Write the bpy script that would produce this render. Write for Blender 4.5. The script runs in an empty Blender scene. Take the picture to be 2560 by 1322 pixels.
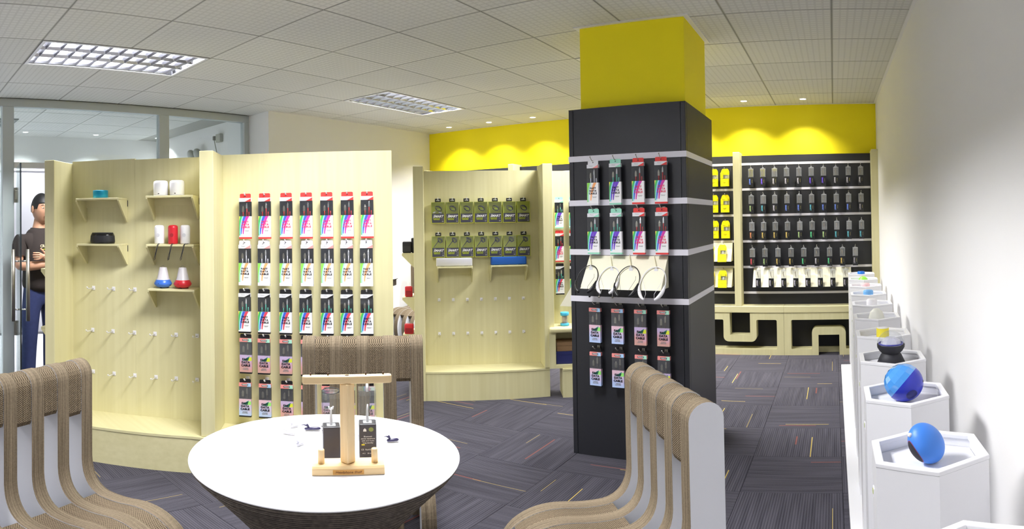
import bpy, bmesh, math, random
from mathutils import Vector, Matrix
random.seed(7)
SC = bpy.context.scene
COL = SC.collection
PI = math.pi
def R(d): return math.radians(d)

# ------------------------------------------------------------------ camera (stitched panorama: 98.7 x 50.9 degrees)
F = 1486.82                                   # pixels per radian of the 2560 px wide panorama
YAW, PITCH, ROLL = .5408, .0097, .014
cam_d = bpy.data.cameras.new('camera'); cam = bpy.data.objects.new('camera', cam_d); COL.objects.link(cam)
cam_d.type = 'PANO'; cam_d.panorama_type = 'EQUIRECTANGULAR'
cam_d.longitude_min = -1280 / F; cam_d.longitude_max = 1280 / F
cam_d.latitude_max = 535.267 / F; cam_d.latitude_min = -(1322 - 535.267) / F
cp, sp, cr, sr, cy, sy = math.cos(PITCH), math.sin(PITCH), math.cos(ROLL), math.sin(ROLL), math.cos(YAW), math.sin(YAW)
RM = Matrix(((cy, -sy, 0), (sy, cy, 0), (0, 0, 1))) @ Matrix(((1, 0, 0), (0, cp, -sp), (0, sp, cp))) @ Matrix(((cr, 0, sr), (0, 1, 0), (-sr, 0, cr)))
rt, fw, up = RM.col[0], RM.col[1], RM.col[2]
cam.matrix_world = Matrix(((rt.x, up.x, -fw.x, 0), (rt.y, up.y, -fw.y, 0), (rt.z, up.z, -fw.z, 1.45), (0, 0, 0, 1)))
cam_d.clip_start = .02
SC.camera = cam
SC.view_settings.view_transform = 'Standard'; SC.view_settings.look = 'None'
SC.view_settings.gamma = 1.0; SC.view_settings.use_curve_mapping = False
SC.view_settings.exposure = 0.1
SC.cycles.use_denoising = True
SC.cycles.max_bounces = 8; SC.cycles.transparent_max_bounces = 16
SC.cycles.caustics_reflective = False; SC.cycles.caustics_refractive = False
SC.cycles.sample_clamp_indirect = 6
W = bpy.data.worlds.new('world'); SC.world = W; W.use_nodes = True
W.node_tree.nodes['Background'].inputs[0].default_value = (.75, .8, .85, 1)
W.node_tree.nodes['Background'].inputs[1].default_value = .3

TUBE_W = 46.0      # watts of one tube lamp of a troffer
SPOT_W = 95.0      # watts of one downlight by the yellow wall
CEIL = 2.633
WHITE_L = (.985, .985, 1.0)
WARM_L = (1.0, .96, .88)

# ------------------------------------------------------------------ materials
MATS = {}
def principled(name):
    m = bpy.data.materials.new(name); m.use_nodes = True
    nt = m.node_tree; b = nt.nodes['Principled BSDF']; MATS[name] = m
    return m, nt, b
def lin(c):
    return tuple((x / 12.92 if x <= .04045 else ((x + .055) / 1.055) ** 2.4) for x in c) + (1,)
def M(name, rgb=None, rough=.5, metal=0, noise=0, scale=30, spec=.5, bump=0, emit=0, coat=0):
    if name in MATS: return MATS[name]
    m, nt, b = principled(name)
    c = lin([v / 255 for v in rgb])
    b.inputs['Base Color'].default_value = c; b.inputs['Roughness'].default_value = rough
    b.inputs['Metallic'].default_value = metal; b.inputs['Specular IOR Level'].default_value = spec
    b.inputs['Coat Weight'].default_value = coat
    if noise or bump:
        tc = nt.nodes.new('ShaderNodeTexCoord'); n = nt.nodes.new('ShaderNodeTexNoise'); n.inputs['Scale'].default_value = scale
        n.inputs['Detail'].default_value = 4
        nt.links.new(tc.outputs['Object'], n.inputs['Vector'])
        if noise:
            mx = nt.nodes.new('ShaderNodeMix'); mx.data_type = 'RGBA'
            mx.inputs[6].default_value = tuple(v * (1 - noise) for v in c[:3]) + (1,)
            mx.inputs[7].default_value = tuple(min(1, v * (1 + noise)) for v in c[:3]) + (1,)
            nt.links.new(n.outputs['Fac'], mx.inputs[0]); nt.links.new(mx.outputs[2], b.inputs['Base Color'])
        if bump:
            bp = nt.nodes.new('ShaderNodeBump'); bp.inputs['Strength'].default_value = bump; bp.inputs['Distance'].default_value = .002
            nt.links.new(n.outputs['Fac'], bp.inputs['Height']); nt.links.new(bp.outputs[0], b.inputs['Normal'])
    if emit:
        b.inputs['Emission Color'].default_value = c; b.inputs['Emission Strength'].default_value = emit
    return m
class NG:
    """tiny node-graph helper"""
    def __init__(s, nt): s.nt = nt
    def n(s, t, **k):
        x = s.nt.nodes.new(t)
        for a, v in k.items(): setattr(x, a, v)
        return x
    def m(s, op, a, b=None, c=None):
        x = s.nt.nodes.new('ShaderNodeMath'); x.operation = op
        for i, v in enumerate((a, b, c)):
            if v is None: continue
            if hasattr(v, 'is_linked'): s.nt.links.new(v, x.inputs[i])
            else: x.inputs[i].default_value = v
        return x.outputs[0]
    def l(s, a, b): s.nt.links.new(a, b)
    def mix(s, f, a, b):
        x = s.nt.nodes.new('ShaderNodeMix'); x.data_type = 'RGBA'
        for i, v in ((0, f), (6, a), (7, b)):
            if hasattr(v, 'is_linked'): s.nt.links.new(v, x.inputs[i])
            else: x.inputs[i].default_value = v
        return x.outputs[2]
def rgb(*c): return lin([v / 255 for v in c])

def wood_material(name, a, b_, axis=2, rough=.45, sc=1.0):
    m, nt, b = principled(name); g = NG(nt)
    tc = g.n('ShaderNodeTexCoord'); mp = g.n('ShaderNodeMapping')
    s = [38 * sc, 38 * sc, 38 * sc]; s[axis] = 1.3 * sc
    mp.inputs['Scale'].default_value = s
    g.l(tc.outputs['Object'], mp.inputs[0])
    n1 = g.n('ShaderNodeTexNoise'); n1.inputs['Scale'].default_value = 1; n1.inputs['Detail'].default_value = 5
    g.l(mp.outputs[0], n1.inputs['Vector'])
    mp2 = g.n('ShaderNodeMapping'); s2 = [7 * sc, 7 * sc, 7 * sc]; s2[axis] = .3 * sc; mp2.inputs['Scale'].default_value = s2
    g.l(tc.outputs['Object'], mp2.inputs[0])
    n2 = g.n('ShaderNodeTexNoise'); n2.inputs['Scale'].default_value = 1; g.l(mp2.outputs[0], n2.inputs['Vector'])
    f = g.m('ADD', g.m('MULTIPLY', n1.outputs['Fac'], .6), g.m('MULTIPLY', n2.outputs['Fac'], .5))
    r = g.n('ShaderNodeMapRange'); r.inputs[1].default_value = .38; r.inputs[2].default_value = .72
    g.l(f, r.inputs[0])
    g.l(g.mix(r.outputs[0], rgb(*a), rgb(*b_)), b.inputs['Base Color'])
    b.inputs['Roughness'].default_value = rough
    return m
WOOD = wood_material('pale_maple_laminate', (213, 206, 158), (223, 217, 173))
WOODX = wood_material('pale_maple_laminate_across', (211, 204, 156), (222, 215, 171), axis=0)
PINE = wood_material('light_pine', (222, 190, 138), (238, 212, 165), axis=0, sc=2)
PINEZ = wood_material('light_pine_upright', (222, 190, 138), (238, 212, 165), axis=2, sc=2)

def corrugated(name, a, b_, period=.0046, cross=False):
    m, nt, b = principled(name); g = NG(nt)
    tc = g.n('ShaderNodeTexCoord'); sx = g.n('ShaderNodeSeparateXYZ'); g.l(tc.outputs['Object'], sx.inputs[0])
    oi = g.n('ShaderNodeObjectInfo')
    mp = g.n('ShaderNodeMapping'); mp.inputs['Scale'].default_value = (2.5, 330, 2.5)
    cv = g.n('ShaderNodeCombineXYZ'); g.l(g.m('MULTIPLY', oi.outputs['Random'], 40), cv.inputs[1]); g.l(cv.outputs[0], mp.inputs['Location']); g.l(tc.outputs['Object'], mp.inputs[0])
    no = g.n('ShaderNodeTexNoise'); no.inputs['Scale'].default_value = 1; no.inputs['Detail'].default_value = 3; g.l(mp.outputs[0], no.inputs['Vector'])
    st = g.m('MULTIPLY_ADD', g.m('SINE', g.m('MULTIPLY', sx.outputs['Y'], 2 * PI / period)), .5, .5)
    n2 = g.n('ShaderNodeTexNoise'); n2.inputs['Scale'].default_value = 160; n2.inputs['Detail'].default_value = 2; g.l(tc.outputs['Object'], n2.inputs['Vector'])
    h = g.m('ADD', g.m('MULTIPLY', no.outputs['Fac'], .75), g.m('ADD', g.m('MULTIPLY', st, .22), g.m('MULTIPLY', n2.outputs['Fac'], .25)))
    if cross:
        zz = g.m('ADD', sx.outputs['Z'], sx.outputs['X'])
        ph = g.m('MULTIPLY', g.m('FLOOR', g.m('MULTIPLY', sx.outputs['Y'], 1 / period)), .5)
        fl = g.m('MULTIPLY_ADD', g.m('SINE', g.m('MULTIPLY', g.m('ADD', g.m('MULTIPLY', zz, 1 / .0075), ph), 2 * PI)), .5, .5)
        h = g.m('ADD', g.m('MULTIPLY', fl, .40), g.m('MULTIPLY', h, .62))
    r = g.n('ShaderNodeMapRange'); r.inputs[1].default_value = .32; r.inputs[2].default_value = .88; g.l(h, r.inputs[0])
    g.l(g.mix(r.outputs[0], rgb(*a), rgb(*b_)), b.inputs['Base Color'])
    bp = g.n('ShaderNodeBump'); bp.inputs['Strength'].default_value = .8; bp.inputs['Distance'].default_value = .003
    g.l(r.outputs[0], bp.inputs['Height']); g.l(bp.outputs[0], b.inputs['Normal'])
    b.inputs['Roughness'].default_value = .9; b.inputs['Specular IOR Level'].default_value = .15
    return m
CARD = corrugated('corrugated_card_edge', (68, 58, 46), (154, 139, 117))
CARDX = corrugated('corrugated_card_fluted', (58, 49, 39), (148, 132, 109), cross=True)

def lathe_card():
    m, nt, b = principled('stacked_card_rings'); g = NG(nt)
    tc = g.n('ShaderNodeTexCoord'); sx = g.n('ShaderNodeSeparateXYZ'); g.l(tc.outputs['Object'], sx.inputs[0])
    n2 = g.n('ShaderNodeTexNoise'); n2.inputs['Scale'].default_value = 70; g.l(tc.outputs['Object'], n2.inputs['Vector'])
    st = g.m('MULTIPLY_ADD', g.m('SINE', g.m('MULTIPLY', sx.outputs['Z'], 2 * PI / .0055)), .35, n2.outputs['Fac'])
    r = g.n('ShaderNodeMapRange'); r.inputs[1].default_value = .15; r.inputs[2].default_value = .95; g.l(st, r.inputs[0])
    g.l(g.mix(r.outputs[0], rgb(52, 46, 42), rgb(112, 102, 92)), b.inputs['Base Color'])
    bp = g.n('ShaderNodeBump'); bp.inputs['Strength'].default_value = .6; bp.inputs['Distance'].default_value = .003
    g.l(r.outputs[0], bp.inputs['Height']); g.l(bp.outputs[0], b.inputs['Normal'])
    b.inputs['Roughness'].default_value = .85
    return m
CARDR = lathe_card()

def ceiling_mat():
    m, nt, b = principled('embossed_ceiling_tile'); g = NG(nt)
    tc = g.n('ShaderNodeTexCoord'); sx = g.n('ShaderNodeSeparateXYZ'); g.l(tc.outputs['Object'], sx.inputs[0])
    p = .04207
    def saw(o): return g.m('GREATER_THAN', g.m('ABSOLUTE', g.m('SUBTRACT', g.m('FRACT', g.m('MULTIPLY', o, 1 / p)), .5)), .36)
    gr = g.m('MAXIMUM', saw(sx.outputs['X']), saw(sx.outputs['Y']))
    oi = g.n('ShaderNodeObjectInfo')
    a = g.mix(oi.outputs['Random'], rgb(218, 218, 215), rgb(225, 225, 222)); c = g.mix(oi.outputs['Random'], rgb(206, 206, 203), rgb(212, 212, 209))
    g.l(g.mix(gr, a, c), b.inputs['Base Color'])
    bp = g.n('ShaderNodeBump'); bp.inputs['Strength'].default_value = .25; bp.inputs['Distance'].default_value = .002; bp.invert = True
    g.l(gr, bp.inputs['Height']); g.l(bp.outputs[0], b.inputs['Normal'])
    b.inputs['Roughness'].default_value = .8
    return m
CEILM = ceiling_mat()

def carpet_mat():
    m, nt, b = principled('striped_carpet_tile'); g = NG(nt)
    tc = g.n('ShaderNodeTexCoord'); sx = g.n('ShaderNodeSeparateXYZ'); g.l(tc.outputs['Object'], sx.inputs[0])
    x, y = sx.outputs['X'], sx.outputs['Y']
    oi = g.n('ShaderNodeObjectInfo'); rnd = oi.outputs['Random']
    st = g.m('MULTIPLY_ADD', g.m('SINE', g.m('MULTIPLY', x, 2 * PI / .0125)), .5, .5)
    mp = g.n('ShaderNodeMapping'); mp.inputs['Scale'].default_value = (42, 2.0, 1); g.l(tc.outputs['Object'], mp.inputs[0])
    cv = g.n('ShaderNodeCombineXYZ'); g.l(g.m('MULTIPLY', rnd, 50), cv.inputs[0]); g.l(g.m('MULTIPLY', rnd, 37), cv.inputs[1]); g.l(cv.outputs[0], mp.inputs['Location'])
    n1 = g.n('ShaderNodeTexNoise'); n1.inputs['Scale'].default_value = 1; n1.inputs['Detail'].default_value = 2; g.l(mp.outputs[0], n1.inputs['Vector'])
    n2 = g.n('ShaderNodeTexNoise'); n2.inputs['Scale'].default_value = 260; n2.inputs['Detail'].default_value = 2; g.l(tc.outputs['Object'], n2.inputs['Vector'])
    f = g.m('ADD', g.m('MULTIPLY', st, .28), g.m('ADD', g.m('MULTIPLY', n1.outputs['Fac'], .6), g.m('MULTIPLY', n2.outputs['Fac'], .45)))
    r = g.n('ShaderNodeMapRange'); r.inputs[1].default_value = .30; r.inputs[2].default_value = 1.0; g.l(f, r.inputs[0])
    base = g.mix(r.outputs[0], rgb(42, 41, 49), rgb(94, 92, 101))
    def dash(k1, k2, k3, k4, w):
        cx = g.m('SUBTRACT', g.m('MULTIPLY', g.m('FRACT', g.m('MULTIPLY', rnd, k1)), .44), .22)
        inx = g.m('LESS_THAN', g.m('ABSOLUTE', g.m('SUBTRACT', x, cx)), w)
        c0 = g.m('SUBTRACT', g.m('MULTIPLY', g.m('FRACT', g.m('MULTIPLY', rnd, k2)), .4), .2)
        iny = g.m('LESS_THAN', g.m('ABSOLUTE', g.m('SUBTRACT', y, c0)), g.m('MULTIPLY_ADD', g.m('FRACT', g.m('MULTIPLY', rnd, k3)), .14, .06))
        on = g.m('GREATER_THAN', g.m('FRACT', g.m('MULTIPLY', rnd, k4)), .3)
        return g.m('MULTIPLY', g.m('MULTIPLY', inx, iny), on)
    base = g.mix(g.m('MULTIPLY', dash(57.3, 91.1, 33.7, 71.9, .005), .55), base, rgb(150, 88, 76))
    base = g.mix(g.m('MULTIPLY', dash(17.3, 41.7, 29.3, 13.1, .0024), .95), base, rgb(205, 180, 96))
    base = g.mix(g.m('MULTIPLY', dash(77.7, 21.7, 49.3, 63.1, .0018), .7), base, rgb(185, 165, 100))
    g.l(base, b.inputs['Base Color'])
    bp = g.n('ShaderNodeBump'); bp.inputs['Strength'].default_value = .5; bp.inputs['Distance'].default_value = .002
    g.l(f, bp.inputs['Height']); g.l(bp.outputs[0], b.inputs['Normal'])
    b.inputs['Roughness'].default_value = .95; b.inputs['Specular IOR Level'].default_value = .1
    return m
CARPET = carpet_mat()

def glass_mat(name, tint, refl=.08, haze=0, rough=.05):
    m = bpy.data.materials.new(name); m.use_nodes = True; MATS[name] = m; nt = m.node_tree; g = NG(nt)
    nt.nodes.remove(nt.nodes['Principled BSDF']); out = nt.nodes['Material Output']
    tr = g.n('ShaderNodeBsdfTransparent'); tr.inputs[0].default_value = tint
    gl = g.n('ShaderNodeBsdfGlossy'); gl.inputs['Roughness'].default_value = rough
    lw = g.n('ShaderNodeLayerWeight'); lw.inputs[0].default_value = .35
    ms = g.n('ShaderNodeMixShader'); f = g.m('MULTIPLY_ADD', g.m('POWER', lw.outputs['Facing'], 2.5), .5, refl)
    g.l(f, ms.inputs[0]); g.l(tr.outputs[0], ms.inputs[1]); g.l(gl.outputs[0], ms.inputs[2])
    last = ms.outputs[0]
    if haze:
        df = g.n('ShaderNodeBsdfDiffuse'); df.inputs[0].default_value = (.85, .87, .88, 1)
        m2 = g.n('ShaderNodeMixShader'); m2.inputs[0].default_value = haze; g.l(last, m2.inputs[1]); g.l(df.outputs[0], m2.inputs[2]); last = m2.outputs[0]
    g.l(last, out.inputs[0])
    return m
GLASS = glass_mat('partition_glass', (.88, .93, .92, 1), .05, haze=.06)
CLEAR = glass_mat('clear_plastic', (.97, .98, .98, 1), .025, haze=.008)
CLEARH = glass_mat('clear_plastic_tube', (.95, .96, .97, 1), .03, haze=.03)
TCLEAR = glass_mat('clear_pack_plastic', (.90, .91, .92, 1), .10, haze=.13)
FROST = M('frosted_plastic', (215, 210, 216), .35)

WALLW = M('white_wall_paint', (240, 239, 239), .75, noise=.015, scale=3)
YELLOW = M('yellow_wall_paint', (255, 236, 0), .6, noise=.02, scale=3)
BLACKP = M('black_slat_panel', (34, 35, 40), .48, noise=.10, scale=60)
RAIL = M('white_rail', (226, 224, 234), .35)
WHITE = M('white_lacquer', (234, 234, 238), .3)
WHITEP = M('white_plastic', (236, 235, 240), .35)
WHITEC = M('white_card_liner', (222, 223, 228), .6)
BLACK = M('black_plastic', (22, 22, 26), .35)
BLACKM = M('black_matt', (30, 30, 35), .7)
METAL = M('brushed_steel', (160, 155, 145), .35, metal=1)
CHROME = M('chrome', (225, 225, 230), .12, metal=1)
ALU = M('aluminium_frame', (196, 202, 204), .5, metal=.1)
CREAM = M('cream_board', (236, 232, 208), .5)
RED = M('red_card', (218, 62, 60), .4); MINT = M('mint_card', (150, 214, 190), .4)
REDP = M('red_plastic', (206, 38, 52), .3); BLUEP = M('blue_plastic', (58, 112, 206), .3)
TEAL = M('teal_metal', (10, 140, 178), .3, metal=.3)

# ------------------------------------------------------------------ mesh building
class MB:
    def __init__(s): s.v = []; s.f = []; s.mi = []; s.sm = []
    def add(s, vs, fs, mi=0, smooth=False):
        o = len(s.v); s.v += [tuple(v) for v in vs]
        for f in fs: s.f.append(tuple(i + o for i in f)); s.mi.append(mi); s.sm.append(smooth)
        return s
    def box(s, x0, y0, z0, x1, y1, z1, mi=0):
        v = [(x0, y0, z0), (x1, y0, z0), (x1, y1, z0), (x0, y1, z0), (x0, y0, z1), (x1, y0, z1), (x1, y1, z1), (x0, y1, z1)]
        return s.add(v, [(3, 2, 1, 0), (4, 5, 6, 7), (0, 1, 5, 4), (1, 2, 6, 5), (2, 3, 7, 6), (3, 0, 4, 7)], mi)
    def cbox(s, x0, y0, z0, x1, y1, z1, c=.003, mi=0):
        """box with chamfered vertical and horizontal edges (26-faced)"""
        bm = bmesh.new(); bmesh.ops.create_cube(bm, size=1)
        for v in bm.verts: v.co = Vector(((x0 + x1) / 2 + v.co.x * (x1 - x0), (y0 + y1) / 2 + v.co.y * (y1 - y0), (z0 + z1) / 2 + v.co.z * (z1 - z0)))
        bmesh.ops.bevel(bm, geom=bm.edges[:], offset=c, segments=2, affect='EDGES', profile=.5)
        bm.verts.index_update()
        s.add([v.co for v in bm.verts], [[v.index for v in f.verts] for f in bm.faces], mi, c >= .0055); bm.free(); return s
    def prism(s, poly, a, b, axis='y', mi=0, cap=None, smooth=False):
        """poly: 2-D points in the plane normal to axis, extruded a..b. axis y -> (x,z); z -> (x,y); x -> (y,z)"""
        n = len(poly)
        def P(p, t): return {'y': (p[0], t, p[1]), 'z': (p[0], p[1], t), 'x': (t, p[0], p[1])}[axis]
        v = [P(p, a) for p in poly] + [P(p, b) for p in poly]
        cm = mi if cap is None else cap
        s.add(v, [(i, (i + 1) % n, (i + 1) % n + n, i + n) for i in range(n)], mi, smooth)
        s.add([P(p, a) for p in poly], [tuple(range(n))[::-1]], cm); s.add([P(p, b) for p in poly], [tuple(range(n))], cm)
        return s
    def lathe(s, prof, n=32, c=(0, 0, 0), mi=0, smooth=True, closed=True):
        """prof: (r,z) list bottom->top; r=0 ends are closed"""
        v = []; f = []
        for r, z in prof:
            for k in range(n): a = 2 * PI * k / n; v.append((c[0] + r * math.cos(a), c[1] + r * math.sin(a), c[2] + z))
        for i in range(len(prof) - 1):
            for k in range(n): k2 = (k + 1) % n; f.append((i * n + k, i * n + k2, (i + 1) * n + k2, (i + 1) * n + k))
        s.add(v, f, mi, smooth)
        if closed:
            if prof[0][0] > 1e-6: s.add(v[:n], [tuple(range(n))[::-1]], mi)
            if prof[-1][0] > 1e-6: s.add(v[-n:], [tuple(range(n))], mi)
        return s
    def tube(s, pts, r, n=8, mi=0, flat=1.0):
        """swept tube; r a number or list; flat squashes the section along its second axis"""
        pts = [Vector(p) for p in pts]; rr = r if isinstance(r, (list, tuple)) else [r] * len(pts)
        v = []; f = []; ref = Vector((0, 0, 1)); prev = None
        for i, p in enumerate(pts):
            t = (pts[min(i + 1, len(pts) - 1)] - pts[max(i - 1, 0)]).normalized()
            if prev is None:
                u = t.cross(ref);
                if u.length < 1e-3: u = t.cross(Vector((1, 0, 0)))
            else: u = prev - t * prev.dot(t)
            u.normalize(); prev = u; w = t.cross(u)
            for k in range(n): a = 2 * PI * k / n; v.append(p + u * (math.cos(a) * rr[i]) + w * (math.sin(a) * rr[i] * flat))
        for i in range(len(pts) - 1):
            for k in range(n): k2 = (k + 1) % n; f.append((i * n + k, i * n + k2, (i + 1) * n + k2, (i + 1) * n + k))
        f.append(tuple(range(n))[::-1]); f.append(tuple((len(pts) - 1) * n + k for k in range(n)))
        return s.add(v, f, mi, True)
    def ball(s, c, rx, ry=None, rz=None, n=20, m=12, mi=0, rot=None):
        ry = ry or rx; rz = rz or rx; v = []; f = []
        for i in range(m + 1):
            t = PI * i / m
            for k in range(n):
                a = 2 * PI * k / n; q = Vector((rx * math.sin(t) * math.cos(a), ry * math.sin(t) * math.sin(a), -rz * math.cos(t)))
                if rot: q = rot @ q
                v.append(q + Vector(c))
        for i in range(m):
            for k in range(n): k2 = (k + 1) % n; f.append((i * n + k, i * n + k2, (i + 1) * n + k2, (i + 1) * n + k))
        return s.add(v, f, mi, True)
    def mesh(s, name, mats):
        me = bpy.data.meshes.new(name); me.from_pydata(s.v, [], s.f)
        for m in (mats if isinstance(mats, (list, tuple)) else [mats]): me.materials.append(m)
        me.polygons.foreach_set('material_index', s.mi); me.polygons.foreach_set('use_smooth', s.sm)
        bm = bmesh.new(); bm.from_mesh(me); bmesh.ops.remove_doubles(bm, verts=bm.verts, dist=1e-6)
        bmesh.ops.recalc_face_normals(bm, faces=bm.faces); bm.to_mesh(me); bm.free()
        me.update(); return me
def link(name, data, parent=None, loc=None, rotz=None):
    o = bpy.data.objects.new(name, data); COL.objects.link(o)
    if parent: o.parent = parent
    if loc is not None: o.location = loc
    if rotz is not None: o.rotation_euler = (0, 0, rotz)
    return o
def part(name, mb, mats, parent, loc=None, bevel=0):
    o = link(name, mb.mesh(name, mats) if isinstance(mb, MB) else mb, parent, loc)
    if bevel:
        b = o.modifiers.new('bevel', 'BEVEL'); b.width = bevel; b.segments = 2; b.limit_method = 'ANGLE'
    return o
def tag(o, label=None, cat=None, group=None, kind=None):
    if label: o['label'] = label
    if cat: o['category'] = cat
    if group: o['group'] = group
    if kind: o['kind'] = kind
    return o
def thing(name, label, cat, loc=(0, 0, 0), rotz=0, group=None):
    o = bpy.data.objects.new(name, None); COL.objects.link(o); o.empty_display_size = .05
    o.location = loc; o.rotation_euler = (0, 0, rotz)
    return tag(o, label, cat, group)
def solid(name, mb, mats, label, cat, loc=(0, 0, 0), rotz=0, group=None, bevel=0):
    o = part(name, mb, mats, None, loc, bevel); o.rotation_euler = (0, 0, rotz)
    return tag(o, label, cat, group)
def struct(name, mb, mats, parent=None, loc=None):
    o = part(name, mb, mats, parent, loc)
    if not parent: o['kind'] = 'structure'
    return o
def dup(root, label, loc=None, rotz=None, group=None, swap=None):
    """copy a thing with its parts and sub-parts; swap: {part stem: material} or {part stem: mesh}"""
    def cp(o, parent, depth):
        c = o.copy(); COL.objects.link(c)
        if parent: c.parent = parent; c.matrix_parent_inverse = o.matrix_parent_inverse.copy()
        if swap and depth and o.name.split('.')[0] in swap:
            w = swap[o.name.split('.')[0]]
            if isinstance(w, bpy.types.Mesh): c.data = w
        for ch in list(KIDS.get(o.name, [])) : cp(ch, c, depth + 1)
        return c
    r = cp(root, None, 0); r['label'] = label
    if loc is not None: r.location = loc
    if rotz is not None: r.rotation_euler = (0, 0, rotz)
    if group: r['group'] = group
    return r
KIDS = {}
def reg(root):
    """remember children of a prototype (so copies need no depsgraph look-ups)"""
    for o in root.children_recursive: KIDS.setdefault(o.parent.name, []).append(o) if o not in KIDS.get(o.parent.name, []) else None
    return root
_tc = {}
def text_mesh(body, size, bold=0., shear=0., spacing=1., line=1., mat=None, depth=.0004, align='CENTER'):
    key = (body, size, bold, shear, spacing, line, mat.name, align)
    if key in _tc: return _tc[key]
    c = bpy.data.curves.new('lettering', 'FONT'); c.body = body; c.size = size; c.offset = bold; c.shear = shear
    c.space_character = spacing; c.space_line = line; c.align_x = align; c.align_y = 'CENTER'; c.extrude = depth; c.resolution_u = 2
    o = bpy.data.objects.new('lettering', c); COL.objects.link(o)
    dg = bpy.context.evaluated_depsgraph_get(); me = bpy.data.meshes.new_from_object(o.evaluated_get(dg))
    bpy.data.objects.remove(o); me.transform(Matrix.Rotation(PI / 2, 4, 'X')); me.materials.clear(); me.materials.append(mat); me.name = 'lettering'
    _tc[key] = me; return me
def text(name, body, size, parent, loc, mat, rot=None, **k):
    o = link(name, text_mesh(body, size, mat=mat, **k), parent, loc)
    if rot: o.rotation_euler = rot
    return o
ORD = ['first', 'second', 'third', 'fourth', 'fifth', 'sixth', 'seventh', 'eighth', 'ninth', 'tenth', 'eleventh', 'twelfth']
def lathe_prof(pts, seg=1): return pts

# ------------------------------------------------------------------ the room
RX, BY, LX, GX, FX = .46, 6.27, -5.05, -5.45, -7.75       # right wall, back wall, left wall, glass partition, far wall
RY, FRONT = 3.62, -3.0
fl = struct('floor', MB().box(GX, FRONT, -.08, RX, BY, -.007), M('floor_screed', (60, 58, 62), .9))
tile = MB().cbox(-.2492, -.2492, -.007, .2492, .2492, 0, .0012).mesh('carpet_tile', CARPET)
for i in range(-11, 1):
    for j in range(-7, 6):
        x, y = .27 + .5 * i, 3.62 + .5 * j
        if y < .3 and x > -1 or y < 0: continue
        o = link('carpet_tile', tile, fl, (x, y, 0), PI / 2 if (i + j) % 2 == 0 else 0)
cm = MB()
cm.box(GX, FRONT, -.007, RX, .1, -.001)
part('carpet_run', cm, CARPET, fl)
# ceiling with its grid and tiles
ce = struct('ceiling', MB().box(GX, FRONT, CEIL + .10, RX, BY, CEIL + .16), WALLW)
full = MB().box(-.2945, -.2945, 0, .2945, .2945, .012).mesh('ceiling_tile', CEILM)
edge = MB().box(-.2945, -.2945, 0, .148, .2945, .012).mesh('ceiling_tile_cut', CEILM)
LIGHTS = [(-3.892, 1.484), (-3.892, 4.484), (-1.492, 1.484), (-1.492, 4.484), (-3.892, -1.516), (-1.492, -1.516)]
def is_light(x, y): return any(abs(x - a) < .2 and abs(y - b) < .5 for a, b in LIGHTS)
for i in range(-9, 1):
    for j in range(-4, 11):
        x, y = .308 + .6 * i, -.0155 + .6 * j
        if is_light(x, y): continue
        if j < 0: continue
        link('ceiling_tile', edge if i == 0 else full, ce, (x, y, CEIL))
cm = MB()
for a, b, c, d in ((GX, FRONT, -4.192, -.33), (-3.592, FRONT, -1.792, -.33), (-1.192, FRONT, RX, -.33), (-4.192, FRONT, -3.592, -2.116), (-1.792, FRONT, -1.192, -2.116), (-4.192, -.916, -3.592, -.33), (-1.792, -.916, -1.192, -.33)): cm.box(a, b, CEIL, c, d, CEIL + .012)
g = MB()
for i in range(-9, 1): g.box(.008 + .6 * i - .0055, -.33, CEIL + .002, .008 + .6 * i + .0055, BY, CEIL + .012)
for j in range(0, 12):
    yy = -.3155 + .6 * j; xs = [GX] + sorted(v for a, b in LIGHTS if abs(b - yy) < .3 for v in (a - .3, a + .3)) + [RX]
    for q in range(0, len(xs), 2): g.box(xs[q], yy - .0055, CEIL + .002, xs[q + 1], yy + .0055, CEIL + .012)
part('ceiling_grid', g, M('grey_ceiling_grid', (150, 150, 145), .6), ce)
part('ceiling_board', cm, CEILM, ce)
g = MB(); g.box(RX - .02, -.3, CEIL - .003, RX, BY, CEIL + .001); g.box(LX, BY - .02, CEIL - .003, RX, BY, CEIL + .001); g.box(LX, RY, CEIL - .003, LX + .02, BY, CEIL + .001)
struct('trim_1', g, WALLW)
# walls
struct('wall_back', MB().box(LX - .1, BY, 0, RX + .1, BY + .1, CEIL + .1), YELLOW)
struct('wall_right', MB().box(RX, FRONT, 0, RX + .1, BY, CEIL + .1), WALLW)
struct('wall_left', MB().box(LX - .1, RY, 0, LX, BY, CEIL + .1), WALLW)
struct('wall_return', MB().box(FX, RY, 0, LX - .1, RY + .1, CEIL + .1), WALLW)
struct('wall_front', MB().box(FX, FRONT - .1, 0, RX + .1, FRONT, CEIL + .1), WALLW)
# far room behind the glass
struct('wall_far', MB().box(FX - .1, FRONT, 0, FX, RY + .1, CEIL + .1), WALLW)
struct('baseboard_far', MB().box(FX, FRONT, 0, FX + .02, RY, .13), M('grey_skirting', (150, 146, 146), .5))
ff = struct('floor_far', MB().box(FX, FRONT, -.05, GX, RY, -.004), M('floor_tile_grout', (200, 200, 205), .5))
ft = MB().cbox(-.298, -.298, -.004, .298, .298, 0, .001).mesh('floor_tile', M('polished_white_tile', (228, 228, 234), .12, noise=.02, scale=4))
dk = MB().cbox(-.0, -.298, -.004, .17, .298, .001, .001).mesh('dark_floor_tile', M('dark_marble_tile', (48, 48, 54), .15, noise=.5, scale=20))
for j in range(0, 6):
    y = .35 + .6 * j
    link('dark_floor_tile', dk, ff, (FX + .02, y, 0))
    for i in range(4): link('floor_tile', ft, ff, (FX + .49 + .6 * i, y, 0) if i < 3 else (FX + .49 + .6 * i, y, 0))
part('floor_run', MB().box(FX, FRONT, -.004, GX, .05, -.0005), ft.materials[0], ff)
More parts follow.
